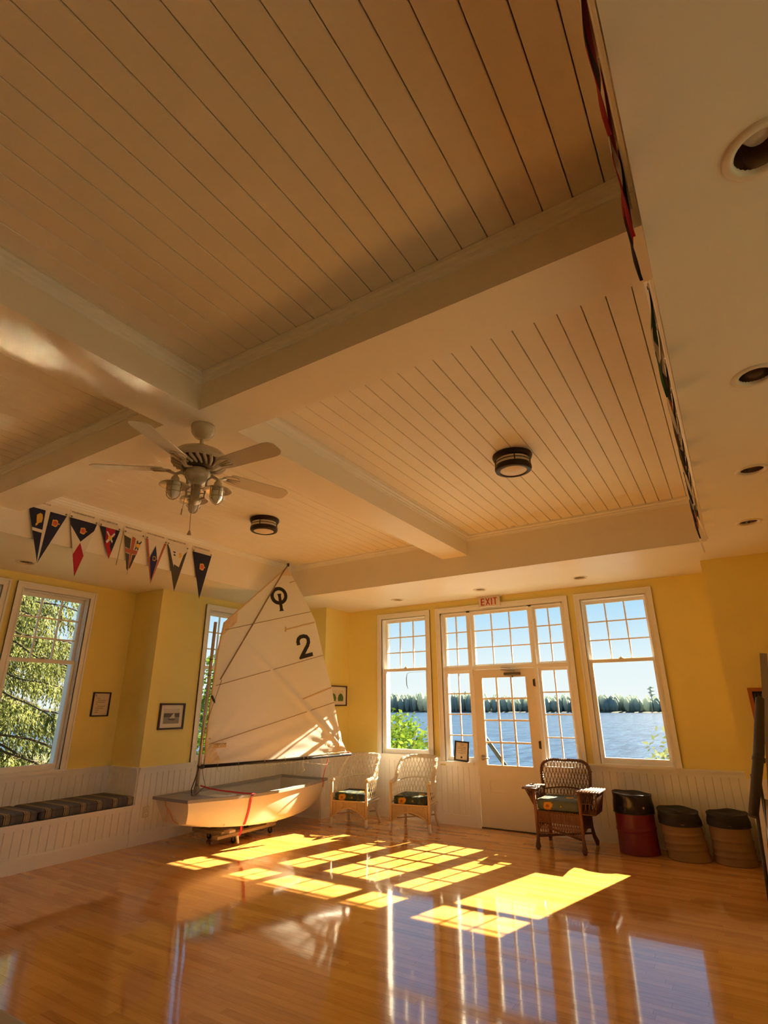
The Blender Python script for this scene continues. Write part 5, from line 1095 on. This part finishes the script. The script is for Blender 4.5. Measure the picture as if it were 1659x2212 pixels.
# ------------------------------------------------------------------ leaning metal frame at right edge, table corner
M_greybar = mat('grey_bar', (0.26, 0.235, 0.21), 0.5, 0.3); M_darkt = mat('dark_worn_tube', (0.05, 0.038, 0.026), 0.6, noise=0.4, nscale=30); M_chrome = mat('dull_chrome', (0.5, 0.46, 0.42), 0.25, 0.9)
fr = thing('folded_frame', (-0.05, 5.67, 0), 'folded grey metal frame of bars and tubes leaning on right pier', 'frame')
def beamb(p0, p1, w_, d_):
    p0, p1 = Vector(p0), Vector(p1); z = (p1-p0).normalized(); x = Vector((1, 0.0, 0)); x = (x-z*x.dot(z)).normalized(); y = z.cross(x); R = Matrix((x, y, z)).transposed(); return MB().obox((p0+p1)/2, (w_, d_, (p1-p0).length), R)
beamb((-0.05, 5.67, 0.0), (0.293, 6.85, 2.03), 0.062, 0.03).build('flat_bar', M_greybar, fr)
q = MB(); q.tube([(0.160, 6.30, 1.600), (0.158, 6.27, 1.595), (0.055, 6.05, 1.15), (-0.085, 5.85, 0.675)], [0.020, 0.036, 0.044, 0.038], 12); q.tube([(0.048, 6.04, 1.115), (0.04, 6.03, 1.085)], 0.05, 12); q.build('dark_tube', M_darkt, fr)
q = MB(); q.tube([(-0.03, 6.0, 0.98), (-0.060, 5.86, 0.62), (-0.100, 5.64, 0.008)], 0.014, 8); q.tube([(0.02, 6.05, 1.0), (0.0, 5.9, 0.62), (-0.075, 5.66, 0.008)], 0.012, 8); q.build('thin_tube', M_darkt, fr)
q = MB(); q.tube([(0.03, 5.9, 0.80), (0.0, 5.78, 0.52), (-0.012, 5.72, 0.40), (0.005, 5.70, 0.35), (0.04, 5.70, 0.33), (0.08, 5.72, 0.33)], 0.022, 12); q.tube([(-0.008, 5.735, 0.43), (-0.013, 5.715, 0.39)], 0.029, 12); q.build('chrome_tube', M_chrome, fr)
tb = thing('side_table', (-2.4, 0.65, 0), 'grey table whose rounded corner shows at the bottom left frame edge', 'table')
M_tt = mat('grey_table_top', (0.42, 0.38, 0.31), 0.5, noise=0.1, nscale=25)
q = MB(); q.rbox(-3.15, -1.62, 0.25, 1.045, 0.715, 0.75, 0.015, 3); q.build('table_top', M_tt, tb)
for (x, y) in ((-3.08, 0.32), (-1.70, 0.32), (-3.08, 0.97), (-1.70, 0.97)): q = MB(); q.tube([(x, y, 0), (x, y, 0.72)], 0.018, 10); q.build('leg', M_steel, tb)
q = MB(); ring(q, lambda u, d, z: (u, z, 0.70+d), -3.08, -1.70, 0.32, 0.97, 0.025, 0.025, 0.025, 0.025, -0.03, 0.016); q.build('apron', M_steel, tb)

# ------------------------------------------------------------------ outdoors
M_lawn = mat('lawn', (0.08, 0.085, 0.05), 0.9, noise=0.4, nscale=3); M_bark = mat('bark', (0.07, 0.05, 0.035), 0.9, noise=0.4, nscale=20); M_siding = mat('outside_siding', (0.55, 0.55, 0.5), 0.7)
def leaf_mat(nm, c0, c1, tr=0.35):
    m = bpy.data.materials.new(nm); m.use_nodes = True; t = m.node_tree; b = t.nodes['Principled BSDF']; b.inputs['Roughness'].default_value = 0.6; b.inputs['Specular IOR Level'].default_value = 0.2
    g = t.nodes.new('ShaderNodeNewGeometry'); r = t.nodes.new('ShaderNodeValToRGB'); r.color_ramp.elements[0].color = (*c0, 1); r.color_ramp.elements[1].color = (*c1, 1); t.links.new(g.outputs['Random Per Island'], r.inputs[0]); t.links.new(r.outputs[0], b.inputs['Base Color'])
    tl = t.nodes.new('ShaderNodeBsdfTranslucent'); t.links.new(r.outputs[0], tl.inputs[0]); x = t.nodes.new('ShaderNodeMixShader'); x.inputs[0].default_value = tr
    t.links.new(b.outputs[0], x.inputs[1]); t.links.new(tl.outputs[0], x.inputs[2]); t.links.new(x.outputs[0], t.nodes['Material Output'].inputs[0]); return m
M_spruce = leaf_mat('spruce_needles', (0.05, 0.08, 0.03), (0.27, 0.28, 0.085), 0.35); M_leaf = leaf_mat('shrub_leaves', (0.05, 0.12, 0.015), (0.16, 0.24, 0.04), 0.45); M_pleaf = leaf_mat('pale_leaves', (0.10, 0.14, 0.08), (0.22, 0.26, 0.16), 0.3); M_farhaze = leaf_mat('far_trees_haze', (0.34, 0.41, 0.38), (0.50, 0.56, 0.48), 0.6)  # far tree colours have the distance haze painted in
g = MB(); g.box(-60, 60, YF+0.4, 16, -1.2, -0.7); g.box(-60, XB-0.3, -40, YF+0.4, -1.2, -0.7); g.box(XB-0.3, 60, -40, YN-0.3, -1.2, -0.7); g.box(XRB+0.3, 60, YN-0.3, YF+0.4, -1.2, -0.7)
g.add([(-60, 16, -0.7), (60, 16, -0.7), (60, 22, -4.3), (-60, 22, -4.3)], [(0, 1, 2, 3)]); g.build('ground', M_lawn, kind='structure')
q = MB(); q.box(XB-TH-1.0, XRB+TH+1.15, YF+TH, YF+TH+0.96, 3.15, 3.30); q.box(XRB+TH, XRB+TH+1.15, YN-1, YF+TH, 3.12, 3.30); q.box(XB-TH-1.0, XRB+TH+1.15, YN-0.9, YF+TH+0.96, 3.76, 3.95); q.build('roof_overhang_sunshade', M_siding, kind='structure')  # right-hand run is unseen, added to keep sun out of right bay
def water_mat():
    m = bpy.data.materials.new('lake_water'); m.use_nodes = True; t = m.node_tree; b = t.nodes['Principled BSDF']; b.inputs['Base Color'].default_value = (0.010, 0.034, 0.085, 1); b.inputs['Roughness'].default_value = 0.22; b.inputs['Specular IOR Level'].default_value = 0.38
    c = t.nodes.new('ShaderNodeTexCoord'); mp = t.nodes.new('ShaderNodeMapping'); mp.inputs['Scale'].default_value = (0.55, 1.0, 1); t.links.new(c.outputs['Object'], mp.inputs[0])
    n = t.nodes.new('ShaderNodeTexNoise'); n.inputs['Scale'].default_value = 0.9; n.inputs['Detail'].default_value = 5; n.inputs['Roughness'].default_value = 0.6; t.links.new(mp.outputs[0], n.inputs['Vector'])
    mp2 = t.nodes.new('ShaderNodeMapping'); mp2.inputs['Scale'].default_value = (0.5, 0.09, 1); t.links.new(c.outputs['Object'], mp2.inputs[0])
    n2 = t.nodes.new('ShaderNodeTexNoise'); n2.inputs['Scale'].default_value = 1.0; n2.inputs['Detail'].default_value = 6; n2.inputs['Roughness'].default_value = 0.7; t.links.new(mp2.outputs[0], n2.inputs['Vector'])
    r = t.nodes.new('ShaderNodeValToRGB'); r.color_ramp.elements[0].color = (0.003, 0.016, 0.055, 1); r.color_ramp.elements[1].color = (0.022, 0.058, 0.125, 1); r.color_ramp.elements[0].position = 0.40; r.color_ramp.elements[1].position = 0.60  # light and dark of the wave slopes put into the base colour
    t.links.new(n2.outputs['Fac'], r.inputs[0]); t.links.new(r.outputs[0], b.inputs['Base Color'])
    bp = t.nodes.new('ShaderNodeBump'); bp.inputs['Strength'].default_value = 0.9; bp.inputs['Distance'].default_value = 0.5; t.links.new(n.outputs['Fac'], bp.inputs['Height']); t.links.new(bp.outputs[0], b.inputs['Normal']); return m
q = MB(); q.add([(-900, 20, -4.0), (700, 20, -4.0), (700, 520, -4.0), (-900, 520, -4.0)], [(0, 1, 2, 3)]); q.add([(-900, -300, -4.0), (-18, -300, -4.0), (-18, 20, -4.0), (-900, 20, -4.0)], [(0, 1, 2, 3)]); tag(q.build('lake', water_mat()), 'rippled blue lake seen through the far windows', 'lake', kind='stuff')
# far shore
rf = random.Random(21); q = MB(); n_ = 0
q.add([(-900, 393, -4.2), (700, 393, -4.2), (700, 395, -3.5), (-900, 395, -3.5), (700, 560, 3), (-900, 560, 3)], [(0, 1, 2, 3), (3, 2, 4, 5)]); q.build('far_shore', mat('shore_scrub', (0.03, 0.035, 0.02), 0.95, noise=0.4, nscale=0.3), kind='structure'); q = MB()
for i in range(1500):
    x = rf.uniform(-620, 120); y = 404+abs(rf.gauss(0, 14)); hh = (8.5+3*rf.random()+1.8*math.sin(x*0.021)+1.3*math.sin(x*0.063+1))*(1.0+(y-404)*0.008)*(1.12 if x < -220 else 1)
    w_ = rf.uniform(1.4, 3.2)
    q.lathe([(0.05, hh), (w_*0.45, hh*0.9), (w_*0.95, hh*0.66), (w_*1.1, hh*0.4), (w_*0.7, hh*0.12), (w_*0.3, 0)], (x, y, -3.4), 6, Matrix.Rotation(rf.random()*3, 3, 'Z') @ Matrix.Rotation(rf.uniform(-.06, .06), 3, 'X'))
q.sm = [False]*len(q.sm); tag(q.build('forest', M_farhaze), 'dense green forest along the far lake shore', 'forest', kind='stuff')
for (px_, hh, lb) in ((-47.5, 15.5, 'tall lone pine rising over far forest, right of middle in right window'), (-33.0, 16.0, 'tall lone pine rising over far forest, at right side of right window'), (-40, 13.6, 'thin pine spire on far shore in right window'), (-196, 16, 'tall pine rising over far forest in the left window')):
    t = thing('pine_tree', (px_, 397, -3.5), lb, 'tree', 'pines above the far shore'); q = MB(); q.tube([(px_, 397, -3.5), (px_+0.2, 397, -3.5+hh)], [0.35, 0.08], 6); q.build('trunk', M_bark, t)
    q = MB()
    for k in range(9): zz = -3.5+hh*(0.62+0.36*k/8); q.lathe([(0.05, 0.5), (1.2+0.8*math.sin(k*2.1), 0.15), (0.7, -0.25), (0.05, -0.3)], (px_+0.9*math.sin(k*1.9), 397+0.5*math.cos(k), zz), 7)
    q.build('crown', M_farhaze, t)
# spruce beside the bay
def spruce(loc, H_, R_, label, seed, nb=150):
    rg = random.Random(seed); t = thing('spruce_tree', loc, label, 'tree'); L = Vector(loc); q = MB(); q.tube([L, L+Vector((0.05, 0, H_*0.5)), L+Vector((0, 0, H_))], [0.24, 0.15, 0.03], 10); q.build('trunk', M_bark, t)
    br = MB(); nd = MB()
    def spray(p, d, ln, wd):
        """a hanging branchlet: a spindly stem of overlapping needle tufts"""
        n_ = max(3, int(ln/0.045)); d = d.normalized(); u = d.orthogonal().normalized(); w_ = d.cross(u)
        for i in range(n_):
            k = i/n_; q_ = p+d*ln*k+Vector((0, 0, -0.22*ln*k*k)); r_ = wd*(1-0.55*k)
            a = rg.random()*PI*2; v = u*math.cos(a)+w_*math.sin(a); e = q_+d*0.085+v*r_*1.6; m_ = q_+d*0.05+v*r_*0.8; s_ = d.cross(v)*r_*0.55
            nd.add([q_, m_+s_, e, m_-s_], [(0, 1, 2, 3)])
    for i in range(nb):
        k = (i+rg.random())/nb; z = H_*(0.05+0.93*k); a = rg.random()*2*PI; R = R_*(1-k)**0.75*(0.75+0.4*rg.random()); d = Vector((math.cos(a), math.sin(a), 0)); n_ = max(4, int(R/0.16)); pts = []
        for j in range(n_+1):
            f = j/n_; pts.append(L+Vector((0, 0, z))+d*R*f+Vector((0, 0, -0.36*R*f*f+0.14*R*f**4+0.05*math.sin(f*9+i))))
        br.tube(pts, [0.024*(1-0.8*j/n_)+0.003 for j in range(n_+1)], 4, cap=False)
        sdv = Vector((-d.y, d.x, 0))
        for j in range(1, n_+1):
            p = pts[j]; f = j/n_
            if rg.random() < 0.12: continue
            for sd_ in (-1, 1):
                tw = p+sdv*sd_*rg.uniform(0.10, 0.34)*(1.15-0.6*f)+d*rg.uniform(0.02, 0.12)+Vector((0, 0, -0.03))
                br.tube([p, tw], [0.006, 0.003], 3, cap=False)
                for m_ in range(5): q_ = p.lerp(tw, (m_+0.5)/5); spray(q_, Vector((rg.uniform(-.35, .35), rg.uniform(-.35, .35), -1))+d*0.3+sdv*sd_*0.25, rg.uniform(0.16, 0.40), 0.034)
    br.build('branches', M_bark, t, kind='stuff'); nd.build('needles', M_spruce, t, kind='stuff'); return t
spruce((-12.6, 4.7, -0.75), 11.0, 3.7, 'large sunlit spruce outside the left bay window', 5, 300)
def bush(name, loc, rx, ry, rz, n, sz, m_, label, cat, seed, stems=6):
    rg = random.Random(seed); t = thing(name, loc, label, cat); L = Vector(loc); q = MB()
    for i in range(stems):
        a = rg.random()*2*PI; q.tube([L, L+Vector((rx*0.3*math.cos(a), ry*0.3*math.sin(a), rz*0.9)), L+Vector((rx*0.75*math.cos(a), ry*0.75*math.sin(a), rz*(1.2+0.7*rg.random())))], [0.03, 0.02, 0.006], 5)
    q.build('stems', M_bark, t); q = MB()
    for i in range(n):
        v = Vector((rg.gauss(0, 1), rg.gauss(0, 1), rg.gauss(0, 1))).normalized()*(0.55+0.5*rg.random()**0.5)*(1+0.22*math.sin(5*rg.random())); p = L+Vector((v.x*rx, v.y*ry, rz+v.z*rz)); d = Vector((rg.gauss(0, 1), rg.gauss(0, 1), rg.gauss(0, .6)+.3)).normalized(); u = d.orthogonal().normalized(); s_ = sz*rg.uniform(0.6, 1.3)
        q.add([p, p+d*s_*0.5+u*s_*0.28, p+d*s_, p+d*s_*0.5-u*s_*0.28], [(0, 1, 2, 3)])
    q.build('leaves', m_, t, kind='stuff'); return t
bush('leafy_shrub', (-5.85, 9.6, -0.7), 0.85, 0.7, 0.97, 6500, 0.10, M_leaf, 'bright green leafy shrub outside the left window', 'shrub', 2)
bush('pale_shrub', (-1.06, 9.7, -0.7), 0.34, 0.3, 0.86, 700, 0.12, M_pleaf, 'pale leafed shrub tip outside the right window', 'shrub', 4)
bush('leafy_tree', (-9.3, 9.0, -0.7), 0.95, 1.2, 1.75, 6500, 0.12, M_leaf, 'green leafy tree outside the narrow window behind the sail', 'tree', 6, 9)
# outside handrail by the door
M_rail = mat('outside_rail', (0.010, 0.012, 0.015), 0.6, spec=0.2); hr = thing('handrail', (-3.3, 8.9, -0.7), 'grey sloping handrail outside the door', 'handrail')
q = MB(); q.tube([(-3.78, 8.95, 1.20), (-3.52, 8.95, 0.86), (-2.9, 8.95, 0.05)], 0.035, 8); q.build('rail', M_rail, hr)
for (x, z) in ((-3.70, 1.08), (-3.0, 0.18)): q = MB(); q.tube([(x, 8.95, -0.7), (x, 8.95, z)], 0.022, 8); q.build('post', M_rail, hr)
q = MB(); q.tube([(-3.66, 8.95, 1.04), (-3.72, 8.95, 0.98), (-3.80, 8.95, 1.0)], 0.014, 6); q.build('bracket', M_rail, hr)
